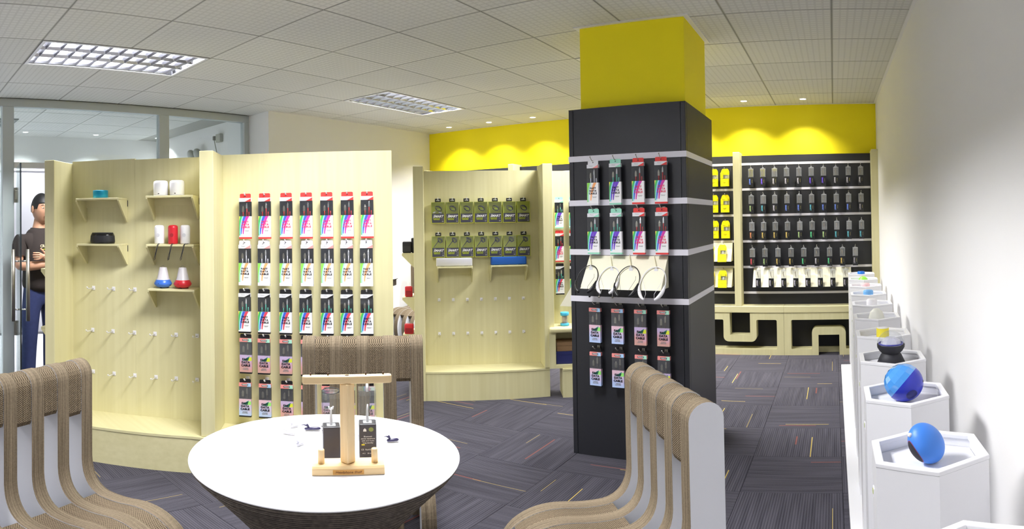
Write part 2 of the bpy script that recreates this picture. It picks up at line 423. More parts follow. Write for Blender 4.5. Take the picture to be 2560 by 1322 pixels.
cf = struct('ceiling_far', MB().box(FX, FRONT, CEIL + .10, GX, RY, CEIL + .16), WALLW)
for i in range(4):
    for j in range(0, 7):
        x, y = GX - .3 - .6 * i, -.0155 + .6 * j
        hw = .2945; ye = min(y + .2945, RY)
        if y + .3 > RY + .2: continue
        link('ceiling_tile', full, cf, (x, y, CEIL))
part('ceiling_grid', MB().box(FX, -.3, CEIL + .003, GX, RY, CEIL + .013), M('grey_ceiling_grid', (150, 150, 145)), cf)
# aluminium and glass partition
w = struct('window_1', MB().box(GX - .05, .0, CEIL - .075, GX + .03, RY, CEIL), ALU)
for y0, y1 in ((.95, 1.06), (2.54, 2.65), (3.56, 3.62)):
    part('post', MB().box(GX - .05, y0, 0, GX + .03, y1, CEIL - .075), ALU, w, bevel=.004)
part('transom', MB().box(GX - .03, 1.06, 1.975, GX + .02, 2.54, 2.03), WHITE, w, bevel=.003)
for y0, y1, z0, z1 in ((1.06, 2.54, 2.03, CEIL - .075), (2.65, 3.56, .0, CEIL - .075), (-.4, .95, 0, CEIL - .075)):
    part('glass_pane', MB().box(GX - .012, y0, z0, GX - .004, y1, z1), GLASS, w)
# glass door leaf standing open into the shop
A = Vector((-5.40, 1.075)); Bf = Vector((-4.86, 1.005)); dd = (Bf - A).normalized()
dr = thing('door_1', None, None, (A.x, A.y, 0), math.atan2(dd.y, dd.x)); dr['kind'] = 'structure'
L = (Bf - A).length
part('glass_leaf', MB().box(0, -.006, .02, L, .006, 1.965), GLASS, dr)
part('leaf_edge', MB().box(L - .008, -.0065, .02, L + .001, .0065, 1.965), M('dark_glass_edge', (30, 36, 42), .2), dr)
for z in (.48, 1.72):
    part('hinge', MB().cbox(-.04, -.016, z - .045, .012, .016, z + .045, .004).box(-.014, -.02, z - .07, .0, .02, z + .07), METAL, dr)
for s in (-1, 1):
    h = part('handle', MB().tube([(L - .03, s * .062, .63), (L - .03, s * .062, 1.24)], .017, 16), METAL, dr)
    for z in (.73, 1.14): part('handle_bracket', MB().tube([(L - .03, s * .003, z), (L - .03, s * .062, z)], .008, 10), CHROME, h)

# ------------------------------------------------------------------ column
CX0, CX1, CY0, CY1 = -1.46, -.82, 3.25, 3.80
col = struct('column', MB().box(CX0, CY0, 0, CX1, CY1, CEIL), YELLOW)
g = MB(); t = .03
for a, b, c, d in ((CX0 - t, CY0 - t, CX1 + t, CY0), (CX0 - t, CY1, CX1 + t, CY1 + t), (CX0 - t, CY0, CX0, CY1), (CX1, CY0, CX1 + t, CY1)): g.box(a, b, CEIL - .006, c, d, CEIL - .001)
part('ceiling_collar', g, WHITE, col)
PX0, PX1, PY0, PY1, PZ = -1.50, -.795, 3.16, 3.85, 2.09
RZ = (1.80, 1.542, 1.257, .983)
cl = thing('column_display', 'black slatted display casing wrapped round the yellow column', 'display stand', ((PX0 + PX1) / 2, PY0, 0))
ox = (PX0 + PX1) / 2
def lpart(name, mb, mats, parent, bevel=0):   # world-space mesh under a thing without rotation
    mb.v = [(x - parent.location.x, y - parent.location.y, z - parent.location.z) for x, y, z in mb.v]
    return part(name, mb, mats, parent, bevel=bevel)
edges = [PZ] + list(RZ) + [.0]
for k in range(5):
    z1, z0 = edges[k] - (0 if k == 0 else .017), edges[k + 1] + (.017 if k < 4 else 0)
    lpart('front_board', MB().box(PX0 + .03, PY0, z0, PX1 - .03, PY0 + .018, z1), BLACKP, cl)
    lpart('side_board', MB().box(PX1 - .018, PY0 + .03, z0, PX1, PY1, z1), BLACKP, cl)
    lpart('side_board', MB().box(PX0, PY0 + .03, z0, PX0 + .018, PY1, z1), BLACKP, cl)
for x in (PX0, PX1 - .028): 
    lpart('corner_post', MB().box(x, PY0 - .002, 0, x + .028, PY0 + .028, PZ), BLACKP, cl, bevel=.003)
lpart('back_board', MB().box(PX0, PY1, 0, PX1, PY1 + .018, PZ), BLACKP, cl)
g = MB(); g.box(PX0, PY0, PZ, PX1, CY0, PZ + .006); g.box(PX0, CY1, PZ, PX1, PY1 + .018, PZ + .006); g.box(PX0, CY0, PZ, CX0, CY1, PZ + .006); g.box(CX1, CY0, PZ, PX1, CY1, PZ + .006)
lpart('top_cover', g, BLACKP, cl)
for z in RZ:
    lpart('rail', MB().box(PX0 - .003, PY0 - .004, z - .0165, PX1 + .003, PY0 + .014, z + .0165), RAIL, cl)
    lpart('rail', MB().box(PX1 - .014, PY0 + .014, z - .0165, PX1 + .003, PY1, z + .0165), RAIL, cl)
    lpart('rail', MB().box(PX0 - .003, PY0 + .014, z - .0165, PX0 + .014, PY1, z + .0165), RAIL, cl)

# ------------------------------------------------------------------ lamps
def troffer(x, y, label, on=True, power=1.):
    t = thing('ceiling_light', label, 'ceiling light', (x, y, CEIL), 0, 'louvred ceiling lights')
    W2, L2, H = .292, .592, .085
    f = MB(); f.box(-W2, -L2, H - .004, W2, L2, H); f.box(-W2, -L2, 0, -W2 + .006, L2, H); f.box(W2 - .006, -L2, 0, W2, L2, H)
    f.box(-W2, -L2, 0, W2, -L2 + .006, H); f.box(-W2, L2 - .006, 0, W2, L2, H)
    part('housing', f, M('mirror_reflector', (150, 151, 156), .3, metal=1), t)
    f = MB(); e = .022
    f.box(-W2, -L2, -.004, W2, -L2 + e, 0); f.box(-W2, L2 - e, -.004, W2, L2, 0); f.box(-W2, -L2 + e, -.004, -W2 + e, L2 - e, 0); f.box(W2 - e, -L2 + e, -.004, W2, L2 - e, 0)
    part('frame', f, WHITE, t)
    LOUV = M('bright_louvre_metal', (196, 197, 204), .18, metal=1)
    bx = [-.265, -.0885, .0885, .265]
    for k in range(4):
        v = MB(); xx = bx[k]; wb = .014 if k in (1, 2) else .006
        v.prism([(xx - wb, .052), (xx + wb, .052), (xx + wb * .75, .022), (xx + .0015, .001), (xx - .0015, .001), (xx - wb * .75, .022)], -L2 + .022, L2 - .022, 'y')
        part('long_louvre', v, LOUV, t)
    me = None
    for k in range(11):
        yy = -.525 + .105 * k
        if me is None:
            v = MB(); v.prism([(-.010, .048), (.010, .048), (.007, .02), (.0012, .002), (-.0012, .002), (-.007, .02)], -.262, .262, 'x'); me = v.mesh('cross_louvre', LOUV)
        link('cross_louvre', me, t, (0, yy, 0))
    for k in range(3):
        xx = (-.177, 0, .177)[k]
        lamp = part('tube_lamp', MB().tube([(xx, -.57, .066), (xx, .57, .066)], .010, 12), M('lit_tube', (255, 252, 250), .4, emit=6), t)
        ld = bpy.data.lights.new('tube_light', 'AREA'); ld.shape = 'RECTANGLE'; ld.size = .03; ld.size_y = 1.12; ld.energy = TUBE_W * power; ld.color = WHITE_L
        lo = link('tube_light', ld, t, (xx, 0, .0545))
    return t
troffer(*LIGHTS[0], 'louvred ceiling light above the glass partition end, nearer the camera')
troffer(*LIGHTS[1], 'louvred ceiling light further back, before the yellow wall')
troffer(*LIGHTS[2], 'louvred ceiling light over the round table')
troffer(*LIGHTS[3], 'louvred ceiling light hidden behind the top of the yellow column')
troffer(*LIGHTS[4], 'louvred ceiling light behind the camera, nearer the glass partition', power=.7)
troffer(*LIGHTS[5], 'louvred ceiling light behind the camera, nearer the white right wall', power=.7)
troffer(-6.65, -1.216, 'louvred ceiling light in the room behind the glass', power=1.5)
def downlight(x, y, label, watts, col=WARM_L, ang=112, tilt=0):
    t = thing('downlight', label, 'downlight', (x, y, CEIL), 0, 'round ceiling downlights')
    p = MB(); p.lathe([(.030, .0), (.044, -.003), (.046, 0), (.046, .004), (.030, .004)], 28, closed=False)
    part('trim_ring', p, WHITE, t)
    part('lamp', MB().lathe([(0.0, -.001), (.031, -.001), (.031, .006), (0, .006)], 24), M('lit_downlight', (255, 250, 244), .4, emit=14), t)
    ld = bpy.data.lights.new('spot', 'SPOT'); ld.energy = watts; ld.spot_size = R(ang); ld.spot_blend = 1.0; ld.shadow_soft_size = .03; ld.color = col
    lo = link('spot', ld, t, (0, 0, -.01)); lo.rotation_euler = (R(tilt), 0, 0)
DX = [-4.49, -3.89, -3.29, -2.69, -2.09, -1.49, -.89, -.29]
for k, x in enumerate(DX):
    downlight(x, 5.97, ('%s round ceiling downlight from the left along the yellow wall' % ORD[k]), SPOT_W, tilt=0)
for k, y in enumerate((1.6, 2.55, 3.45)):
    downlight(-7.42, y, '%s downlight from the left in the room behind the glass' % ORD[k], 90, col=(.96, .98, 1))

# ------------------------------------------------------------------ curved maple display stands
class Panel:
    """a flat panel facing the viewer: s runs left to right along it, z up, d out towards the viewer"""
    def __init__(p, a, b):
        p.a = Vector(a); p.b = Vector(b); p.t = (p.b - p.a).normalized(); p.n = Vector((p.t.y, -p.t.x)); p.L = (p.b - p.a).length
        p.rz = math.atan2(p.t.y, p.t.x)
    def at(p, s, z, d=0): q = p.a + p.t * s + p.n * d; return (q.x, q.y, z)
PA = Panel((-3.60, 1.15), (-3.07, 1.72)); PB = Panel((-2.95, 1.828), (-2.273, 2.433))
PC = Panel((-3.10, 3.76), (-2.35, 4.35)); PD = Panel((-2.28, 4.33), (-1.52, 4.82))
PCOL = Panel((PX0, PY0), (PX1, PY0))
def wall_panel(parent, p, z0, z1, s0=None, s1=None, back=.02, name='back_board', mat=WOOD):
    s0 = 0 if s0 is None else s0; s1 = p.L if s1 is None else s1
    o = part(name, MB().box(s0, 0, z0, s1, back, z1), mat, parent); q = p.at(0, 0)
    o.location = (q[0] - parent.location.x, q[1] - parent.location.y, 0); o.rotation_euler = (0, 0, p.rz); return o
def fin(parent, p, s, w, d0, d1, z0, z1):
    o = part('fin', MB().cbox(s - w / 2, -d1, z0, s + w / 2, -d0, z1, .003), WOOD, parent); q = p.at(0, 0)
    o.location = (q[0] - parent.location.x, q[1] - parent.location.y, 0); o.rotation_euler = (0, 0, p.rz); return o
def bench(parent, plist, depth, zt, ext0=.0, ext1=.0, mat=None):
    """bench running in front of a chain of panels, front edge gently curved"""
    bk = []; ft_ = []
    for k, p in enumerate(plist):
        s0 = -ext0 if k == 0 else 0; s1 = p.L + (ext1 if k == len(plist) - 1 else 0)
        for i in range(9):
            s = s0 + (s1 - s0) * i / 8; u = 2 * s / p.L - 1; bow = .012 * (1 - min(1, u * u))
            bk.append(p.at(s, 0, 0.0)[:2]); ft_.append(p.at(s, 0, depth + bow)[:2])
    o = parent.location
    poly = [(x - o.x, y - o.y) for x, y in ft_ + bk[::-1]]
    part('bench_front', MB().prism(poly, 0, zt - .018, 'z'), mat or WOODX, parent)
    # top board slightly proud
    ft2 = []
    for (x, y), (bx, by) in zip(ft_, bk):
        v = (Vector((x, y)) - Vector((bx, by))); v *= (v.length + .004) / v.length; ft2.append((bx + v.x, by + v.y))
    poly = [(x - o.x, y - o.y) for x, y in ft2 + bk[::-1]]
    part('bench_top', MB().prism(poly, zt - .015, zt, 'z'), WOODX, parent)
ZT = 1.85
near = thing('curved_display_stand', 'pale maple curved display stand with small shelves and bare white hooks', 'display stand', (-3.1, 1.7, 0))
wall_panel(near, PA, .235, ZT, -.075, .35); wall_panel(near, PA, .235, ZT - .006, .3505, PA.L + .02)
wall_panel(near, PB, .235, ZT, -.06, PB.L + .005)
o = wall_panel(near, PB, 0, ZT, PB.L + .005, PB.L + .03, .03, 'end_board')
fin(near, PA, -.107, .066, -.04, .255, .0, ZT - .012); fin(near, PA, PA.L + .085, .078, -.04, .275, .236, ZT - .003)
bench(near, [PA, PB], .28, .235, .15, .0)
# the back of the stand with its own shelves, seen past the left edge
rp = Panel((-3.60, 1.09), (-3.86, 1.44))
def shelf(p, s0, s1, z, depth, drop, label, thick=.012, back=True, group='small bracket shelves', side=.010, par=None, top_d=None):
    t = thing('bracket_shelf', label, 'shelf', p.at(s0, z), p.rz, group); w = s1 - s0
    part('shelf_board', MB().cbox(0, -depth, -thick, w, -.001, 0, .002), WOODX, t)
    for x in (0, w - side):
        m = MB(); m.v = []; q = [(-.001, -thick), (-depth, -thick), (-depth, -thick - .006), (-.014, -drop), (-.001, -drop)]
        m.prism(q, x, x + side, 'x'); part('side_bracket', m, WOOD, t)
    if back: part('back_rail', MB().box(side, -.012, -.055, w - side, -.001, -thick), WOODX, t)
    part('wall_bolt', MB().box(w, -.008, -.05, w + .002, -.001, -.012), BLACKM, t)  # thin black strip laid on in place of the dark hanging slot
    return t
NL = 'near display stand'
shelf(PA, .017, .302, 1.606, .15, .145, 'maple shelf holding the turquoise speaker')
shelf(PA, .022, .302, 1.330, .15, .130, 'maple shelf holding the black oval speaker')
shelf(PA, .470, .755, 1.612, .15, .140, 'maple shelf holding two white drum speakers, topmost of its column')
shelf(PA, .470, .757, 1.330, .15, .130, 'maple shelf holding three small strapped speakers')
shelf(PA, .478, .760, 1.070, .15, .128, 'maple shelf holding the blue and red cone lamps')
# rear shelves poke out past the left fin
for z, l in ((1.16, 'upper'), (.775, 'lower')):
    t = thing('bracket_shelf', l + ' shelf poking out behind the left edge of the near stand', 'shelf', (-3.71, 1.02, z), R(47), 'small bracket shelves')
    part('shelf_board', MB().cbox(-.125, -.02, -.012, .0, .22, 0, .002), WOODX, t)
    for y in (-.02, .21):
        part('side_bracket', MB().prism([(0, -.012), (-.125, -.012), (-.125, -.018), (-.012, -.15), (0, -.15)], y, y + .01, 'y'), WOOD, t)
lpart('rear_board', MB().prism([(-3.75, 1.05), (-3.665, 1.135), (-3.80, 1.40), (-3.90, 1.30)], .0, ZT - .01, 'z'), WOOD, near)
# middle stand
mid = thing('curved_display_stand', 'pale maple curved display stand with green earphone boxes, behind the round table', 'display stand', (-2.7, 4.1, 0))
wall_panel(mid, PC, .245, ZT + .01, -.02, PC.L + .02); wall_panel(mid, PD, .245, ZT, -.02, PD.L)
fin(mid, PC, -.035, .08, -.25, .235, 0, ZT + .03); fin(mid, PC, PC.L + .03, .08, -.02, .235, .247, ZT + .045)
bench(mid, [PC], .225, .245, .07, .03, WOOD); bench(mid, [PD], .21, .245, -.10, .0, WOOD)
lpart('rear_board', MB().prism([(-3.16, 3.83), (-3.12, 3.80), (-3.55, 4.38), (-3.59, 4.41)], 0, ZT, 'z'), WOOD, mid)
shelf(PC, .105, .392, 1.082, .13, .135, 'maple shelf holding the grey sound bar', back=True)
shelf(PC, .535, .835, 1.086, .13, .135, 'maple shelf holding the blue sound bar', back=True)
RS = []
for z, l in ((1.185, 'upper shelf with black and red boxes, left of the middle stand'), (.815, 'middle shelf with two red speakers, left of the middle stand'), (.50, 'lowest shelf with two red speakers, left of the middle stand')):
    t = thing('bracket_shelf', l, 'shelf', (-3.17, 3.80, z), R(36), 'small bracket shelves'); RS.append(t)
    part('shelf_board', MB().cbox(-.155, -.02, -.012, 0, .27, 0, .002), WOODX, t)
    for y in (-.02, .26):
        part('side_bracket', MB().prism([(0, -.012), (-.155, -.012), (-.155, -.02), (-.012, -.165), (0, -.165)], y, y + .01, 'y'), WOOD, t)
# desk shelf and cabinet of the second bay
dk_ = thing('desk_shelf', 'pale maple desk shelf with rounded front beside the black column', 'shelf', PD.at(0, 0), PD.rz)
part('desk_board', MB().cbox(-.0, -.23, .545, PD.L, 0, .585, .012), WOODX, dk_)
part('side_board', MB().box(.0, -.2, .246, .05, 0, .545), WOOD, dk_)
part('base_board', MB().box(.05, -.2, .246, PD.L, 0, .275), WOODX, dk_)
def crate(name, s, w, z, h, mat, label, hole=False):
    t = thing(name, label, 'box', PD.at(s, z, .175), PD.rz)
    part('tray', MB().cbox(0, .003, 0, w, .15, h - .03, .002), mat, t); part('lid', MB().cbox(-.002, 0, h - .03, w + .002, .153, h, .002), mat, t)
    if hole: part('thumb_hole', MB().lathe([(0, -.001), (.011, -.001), (.011, .001), (0, .001)], 16, smooth=False), BLACKM, t, (w * .42, -.0005, h * .25)).rotation_euler = (PI / 2, 0, 0)
crate('shoe_box', .055, .33, .276, .105, M('navy_card', (44, 50, 110), .5), 'navy blue cardboard box, lower one under the desk shelf')
crate('shoe_box', .06, .32, .382, .075, M('kraft_card', (150, 118, 84), .7), 'brown kraft cardboard box on top of the navy box', True)
# fast data cable hooks -------------------------------------------------------
def hook_mb(L_=.10):
    m = MB(); m.cbox(-.011, -.004, -.013, .011, 0, .013, .002)
    m.tube([(0, -.003, -.002), (0, -L_ * .85, .004), (0, -L_, .014)], .0033, 8); m.ball((0, -L_, .0145), .0042, n=8, m=6); return m
HK = hook_mb().mesh('display_hook', WHITEP)
HKS = hook_mb(.075).mesh('display_hook', WHITEP)
HKM = (lambda m: (m.tube([(0, 0, 0), (0, -.06, .002), (0, -.085, .02)], .0022, 8), m.ball((0, -.085, .021), .0038, n=8, m=6), m)[2])(MB().cbox(-.009, -.003, -.012, .009, 0, .012, .001)).mesh('display_hook', M('nickel_wire', (200, 198, 190), .25, metal=.6))
def hook(p, s, z, label, me=HK, group='white display hooks'):
    o = link('display_hook', me, None, p.at(s, z, .0005), p.rz); return tag(o, label, 'hook', group)
for r, (z, ss) in enumerate(((1.046, (.07, .206, .347)), (.776, (.063, .201, .343, .475, .608, .737)), (.501, (.066, .207, .344, .48, .607, .735)))):
    for k, s in enumerate(ss):
        hook(PA, s, z, '%s bare white hook from left in the %s row, near stand' % (ORD[k], ('upper', 'middle', 'bottom')[r]))
for r, z in enumerate((.80, .516)):
    for k in range(7):
        hook(PC, .118 + .1155 * k, z, '%s bare white hook from the left in the %s row of the middle stand' % (ORD[k], ('upper', 'lower')[r]), HKS)

# ------------------------------------------------------------------ boxed cables
PR = {n: M('print_' + n, c, .4) for n, c in dict(yellow=(246, 232, 70), green=(70, 184, 96), mint=(170, 228, 206), sky=(150, 214, 240), blue=(62, 92, 206), magenta=(206, 62, 166), violet=(108, 66, 196), orange=(250, 176, 116), red=(224, 72, 92), lime=(140, 214, 84), white=(240, 240, 242), pink=(222, 52, 88), ink=(26, 24, 34), grey=(150, 150, 154), salmon=(240, 150, 146), peach=(236, 186, 150), tan=(188, 156, 128), lilac=(180, 176, 232), aqua=(170, 208, 244), flash=(214, 226, 60), flashg=(150, 232, 120), teal=(34, 128, 110)).items()}
def swoosh(cols, w=.069, h=.118):
    """curved rainbow bands sweeping down the sleeve; x in -w/2..w/2, z 0..-h"""
    m = MB(); N = 14
    defs = [(0, .0, .10), (1, .09, .27), (2, .27, .38), (3, .38, .60), (4, .60, .86)]
    def X(u, v):
        # u: position across at the top; everything sweeps left, bands 3 and 4 end in tails
        return u - (1 - (1 - v) ** 2) * (.22 + .28 * u) + .10 * v * v
    for k, u0, u1 in defs:
        if cols[k] is None: continue
        for i in range(N):
            v0, v1 = i / N, (i + 1) / N
            if k < 3: lim = .98
            else: lim = .92
            if v1 > lim: break
            tp0 = 1 - .8 * v0 if k >= 3 else 1; tp1 = 1 - .8 * v1 if k >= 3 else 1
            a0, b0 = X(u0, v0), X(u0, v0) + (u1 - u0) * tp0; a1, b1 = X(u0, v1), X(u0, v1) + (u1 - u0) * tp1
            if k >= 3 and v0 > .55:   # tail gap
                pass
            q = [max(0, min(1, t)) for t in (a0, b0, b1, a1)]
            if q[1] - q[0] < .004 and q[2] - q[3] < .004: continue
            e = .0002 + .00008 * k
            m.add([((q[0] - .5) * w, -e, -v0 * h), ((q[1] - .5) * w, -e, -v0 * h), ((q[2] - .5) * w, -e, -v1 * h), ((q[3] - .5) * w, -e, -v1 * h)], [(0, 1, 2, 3)], k)
    return m.mesh('rainbow_print', [PR[c] if c else PR['white'] for c in cols])
SW = dict(red=swoosh(['yellow', 'green', 'sky', 'blue', 'magenta']), white=swoosh(['lime', 'lime', 'mint', None, 'orange']), mint=swoosh(['yellow', 'green', 'sky', 'violet', 'violet']), black=swoosh(['yellow', 'green', 'sky', 'blue', 'red']))
BW, TABH, HDR, WIN, SLV, BOT, BD = .070, .025, .021, .083, .118, .010, .020
def tab_mesh(w, h, mat, r=.007, hole=True, t=.0012):
    pts = [(-w / 2, -h), (w / 2, -h)] + [(w / 2 - r + r * math.cos(a), -r + r * math.sin(a)) for a in (0, PI / 6, PI / 3, PI / 2)] + [(-w / 2 + r + r * math.cos(a), -r + r * math.sin(a)) for a in (PI / 2, 2 * PI / 3, 5 * PI / 6, PI)]
    m = MB().prism(pts, -t / 2, t / 2, 'y'); 
    if hole: m.box(-.0032, -t / 2 - .0004, -h * .62, .0032, t / 2 + .0002, -h * .62 + .005, 1)
    return m.mesh('hang_tab', [mat, BLACKM])
def make_box(kind, label, group):
    """hanging tab box; origin at the hook hole. kinds: red, white, mint, black (rainbow sleeve)"""
    t = thing('boxed_cable', label, 'boxed cable', (0, 0, 0), 0, group)
    tm = dict(red=RED, white=WHITEC, mint=MINT, black=BLACK)[kind]; z = .009
    link('hang_tab', tab_mesh(BW * .93, TABH, tm), t, (0, BD / 2, z)); z -= TABH
    z0 = z
    hd = part('header', MB().box(-BW / 2, 0, z - HDR, BW / 2, BD, z).prism([(BW * .0, z - HDR), (BW / 2, z - HDR), (BW / 2, z - .003)], -.0003, 0, 'y', 1), [WHITEC, tm if kind != 'white' else PR['salmon']], t)
    text('brand_lettering', 'Ponco', .0085, t, (-.008, -.0002, z - HDR * .42), PR['grey'], shear=.2)
    z -= HDR
    part('backing_card', MB().box(-BW / 2, .004, z - WIN, BW / 2, BD, z), M('dark_window_card', (26, 28, 36), .4), t)
    cc = dict(red='red_cord', white='white_cord', mint='mint_cord', black='mint_cord')[kind]
    CM = dict(red_cord=M('red_cord', (196, 40, 44), .5), white_cord=M('white_cord', (225, 222, 236), .5), mint_cord=M('mint_cord', (96, 196, 176), .5))[cc]
    for x, zz, r in ((-.011, .034, .0058), (.011, .016, .0044)):
        pm = MB(); pm.cbox(x - r, -.001, z - zz - .024, x + r, .004, z - zz, .0012); pm.cbox(x - r * .62, 0, z - zz - .002, x + r * .62, .003, z - zz + .008, .0008)
        part('plug', pm, METAL if x < 0 else CHROME, t)
        part('cord', MB().tube([(x, .0018, z - WIN), (x, .0018, z - zz - .022)], .0028, 6), CM, t)
    part('cord', MB().tube([(.023, .0018, z - WIN), (.023, .0018, z - .058)], .0026, 6), CM, t)
    part('clear_window', MB().box(-BW / 2, -.0021, z - WIN, BW / 2, -.0017, z), CLEAR, t)
    z -= WIN
    part('sleeve', MB().box(-BW / 2, 0, z - SLV, BW / 2, BD, z), PR['white'], t)
    link('rainbow_print', SW[kind], t, (0, 0, z))
    ink = PR['pink'] if kind == 'red' else PR['ink']
    text('lettering', 'FAST\nDATA\nCABLE', .0138, t, (.002, -.0009, z - .047), ink, bold=.0007, line=1.08, spacing=1.3)
    text('small_print', 'charge and sync\nspeed cable', .0042, t, (.012, -.0009, z - .082), PR['grey'])
    z -= SLV
    part('bottom_band', MB().box(-BW / 2, -.0001, z - BOT, BW / 2, BD, z), tm, t)
    return reg(t)
HOLO = {}
def holo(name, top, bot, mid_):
    m, nt, b = principled(name); g_ = NG(nt)
    tc = g_.n('ShaderNodeTexCoord'); sx = g_.n('ShaderNodeSeparateXYZ'); g_.l(tc.outputs['Object'], sx.inputs[0])
    cr_ = g_.n('ShaderNodeValToRGB'); el = cr_.color_ramp.elements
    el[0].position = 0; el[0].color = rgb(*bot); el[1].position = 1; el[1].color = rgb(*top); e = el.new(.5); e.color = rgb(*mid_)
    no = g_.n('ShaderNodeTexNoise'); no.inputs['Scale'].default_value = 25; g_.l(tc.outputs['Object'], no.inputs['Vector'])
    f = g_.m('ADD', g_.m('MULTIPLY', g_.m('ADD', sx.outputs['Z'], .245), 8.5), g_.m('MULTIPLY', g_.m('SUBTRACT', no.outputs['Fac'], .5), .9))
    g_.l(f, cr_.inputs[0]); g_.l(cr_.outputs[0], b.inputs['Base Color']); b.inputs['Roughness'].default_value = .3
    return m
HB = holo('pastel_print_blue', (226, 190, 206), (166, 206, 244), (190, 200, 240))
HT = holo('pastel_print_tan', (196, 176, 214), (190, 160, 132), (214, 158, 158))
def make_box_b(kind, label, group):
    t = thing('boxed_cable', label, 'boxed cable', (0, 0, 0), 0, group); z = .008; hm = HB if kind == 'blue' else HT
    link('hang_tab', tab_mesh(BW * .93, .024, BLACK), t, (0, BD / 2, z)); z -= .024
    part('header', MB().box(-BW / 2, 0, z - .021, BW / 2, BD, z).box(-BW / 2, -.0003, z - .021, -BW * .18, 0, z, 1).box(BW * .18, -.0003, z - .021, BW / 2, 0, z, 2), [PR['salmon'], PR['salmon'], PR['aqua'] if kind == 'blue' else PR['mint']], t)
    part('brand_plate', MB().box(-.018, -.0007, z - .015, .018, -.0003, z - .005), PR['ink'], t)
    text('brand_lettering', 'PONCO', .0085, t, (0, -.001, z - .0102), PR['white'], bold=.0003, shear=.15)
    z -= .021
    part('backing_card', MB().box(-BW / 2, .006, z - .078, BW / 2, BD, z), M('dark_window_card_b', (46, 44, 52), .35), t)
    for x, zz, r in ((-.012, .032, .0065), (.012, .016, .0048)):
        pm = MB(); pm.cbox(x - r, .001, z - zz - .030, x + r, .006, z - zz, .001); pm.cbox(x - r * .6, .002, z - zz - .002, x + r * .6, .005, z - zz + .007, .0006)
        part('plug', pm, METAL, t)
        part('cord', MB().tube([(x, .004, z - .078), (x, .004, z - zz - .028)], .002, 6), M('brown_cord', (92, 76, 74), .5), t)
    part('clear_window', MB().box(-BW / 2, -.0004, z - .078, BW / 2, .0001, z).box(BW / 2 - .0004, 0, z - .078, BW / 2, .006, z), CLEARH, t)
    z -= .078
    part('sleeve', MB().box(-BW / 2, 0, z - .103, BW / 2, BD, z), hm, t)
    part('flash_mark', MB().prism([(.006, z - .034), (.036 - .001, z - .034), (.035, z - .012), (.024, z - .012)], -.0004, 0, 'y').prism([(-.02, z - .034), (.012, z - .034), (.024, z - .006)], -.0005, -.0001, 'y', 1), [PR['flashg'] if kind == 'blue' else PR['flash'], PR['teal']], t)
    text('lettering', 'FAST\nDATA\nCABLE', .0172, t, (0, -.0011, z - .044), PR['ink'], bold=.0008, line=1.05, spacing=1.05)
    text('small_print', 'CHARGE\nspeed cable', .0072, t, (0, -.0011, z - .082), PR['grey'], bold=.0002)
    z -= .103
    part('bottom_band', MB().box(-BW / 2, -.0001, z - .009, BW / 2, BD, z), BLACK, t)
    return reg(t)
GA = 'boxed data cables on the near stand'; GB = 'boxed data cables on the column'; GC = 'boxed data cables in the second bay of the middle stand'
KN = dict(red='red-topped', white='white-topped', mint='mint-topped', black='black-topped', blue='pale blue', tan='tan')
protos = {k: make_box(k, 'x', GA) for k in ('red', 'white', 'mint', 'black')}
protos.update({k: make_box_b(k, 'x', GA) for k in ('blue', 'tan')})
used = set()
def put_box(kind, p, s, z, d, label, group, jit=.012):
    pos = p.at(s, z, d); rz = p.rz + random.uniform(-.05, .05)
    if kind not in used:
        used.add(kind); r = protos[kind]; r.location = pos; r.rotation_euler = (0, 0, rz); r['label'] = label; r['group'] = group
    else: r = dup(protos[kind], label, pos, rz, group)
    return r
SS = (.112, .222, .347, .465, .580, .694, .802)
SS2 = (.108, .217, .342, .460, .574, .688, .796)
SS3 = (.105, .215, .339, .457, .572, .685, .794)
rows = (('red', 1.608, SS), ('white', 1.342, SS2), ('black', 1.064, SS3), ('tan', .802, SS3), ('tan', .533, SS3))
RN = ('top', 'second', 'third', 'fourth', 'bottom')
for r, (kind, z, ss) in enumerate(rows):
    for k in range(7):
        s = ss[k] + random.uniform(-.004, .004); kd = 'blue' if (r == 4 and k < 2) else kind
        put_box(kd, PB, s, z, .062, '%s cable box, %s from left in the %s row, near stand' % (KN[kd], ORD[k], RN[r]), GA)
        hook(PB, s, z - .003, 'hook holding the %s box of the %s row on the near stand' % (ORD[k], RN[r]), HKS, 'hooks holding cable boxes')
cx = [-1.33 - PX0, -1.193 - PX0, -1.058 - PX0, -.926 - PX0]
for r, (kinds, z) in enumerate(((('white', 'mint', 'red', 'red'), 1.775), (('mint', 'mint', 'red', 'red'), 1.497), (('blue', 'blue', 'tan', 'tan'), .955), (('blue', 'blue', 'tan', 'tan'), .695))):
    for k in range(4):
        put_box(kinds[k], PCOL, cx[k], z, .055, '%s cable box, %s from left in the %s row, black column' % (KN[kinds[k]], ORD[k], RN[r]), GB)
        hook(PCOL, cx[k], z + .003, 'hook holding the %s box of the %s row on the column' % (ORD[k], RN[r]), HKM, 'hooks holding cable boxes')
for r, (k1, z) in enumerate((('mint', 1.624), ('red', 1.35), ('black', 1.08))):
    for k, s in enumerate((.108, .225)):
        put_box(k1, PD, s, z, .05, '%s data cable box, %s of the %s row in the bay beside the column' % (KN[k1], ORD[k], RN[r]), GC)

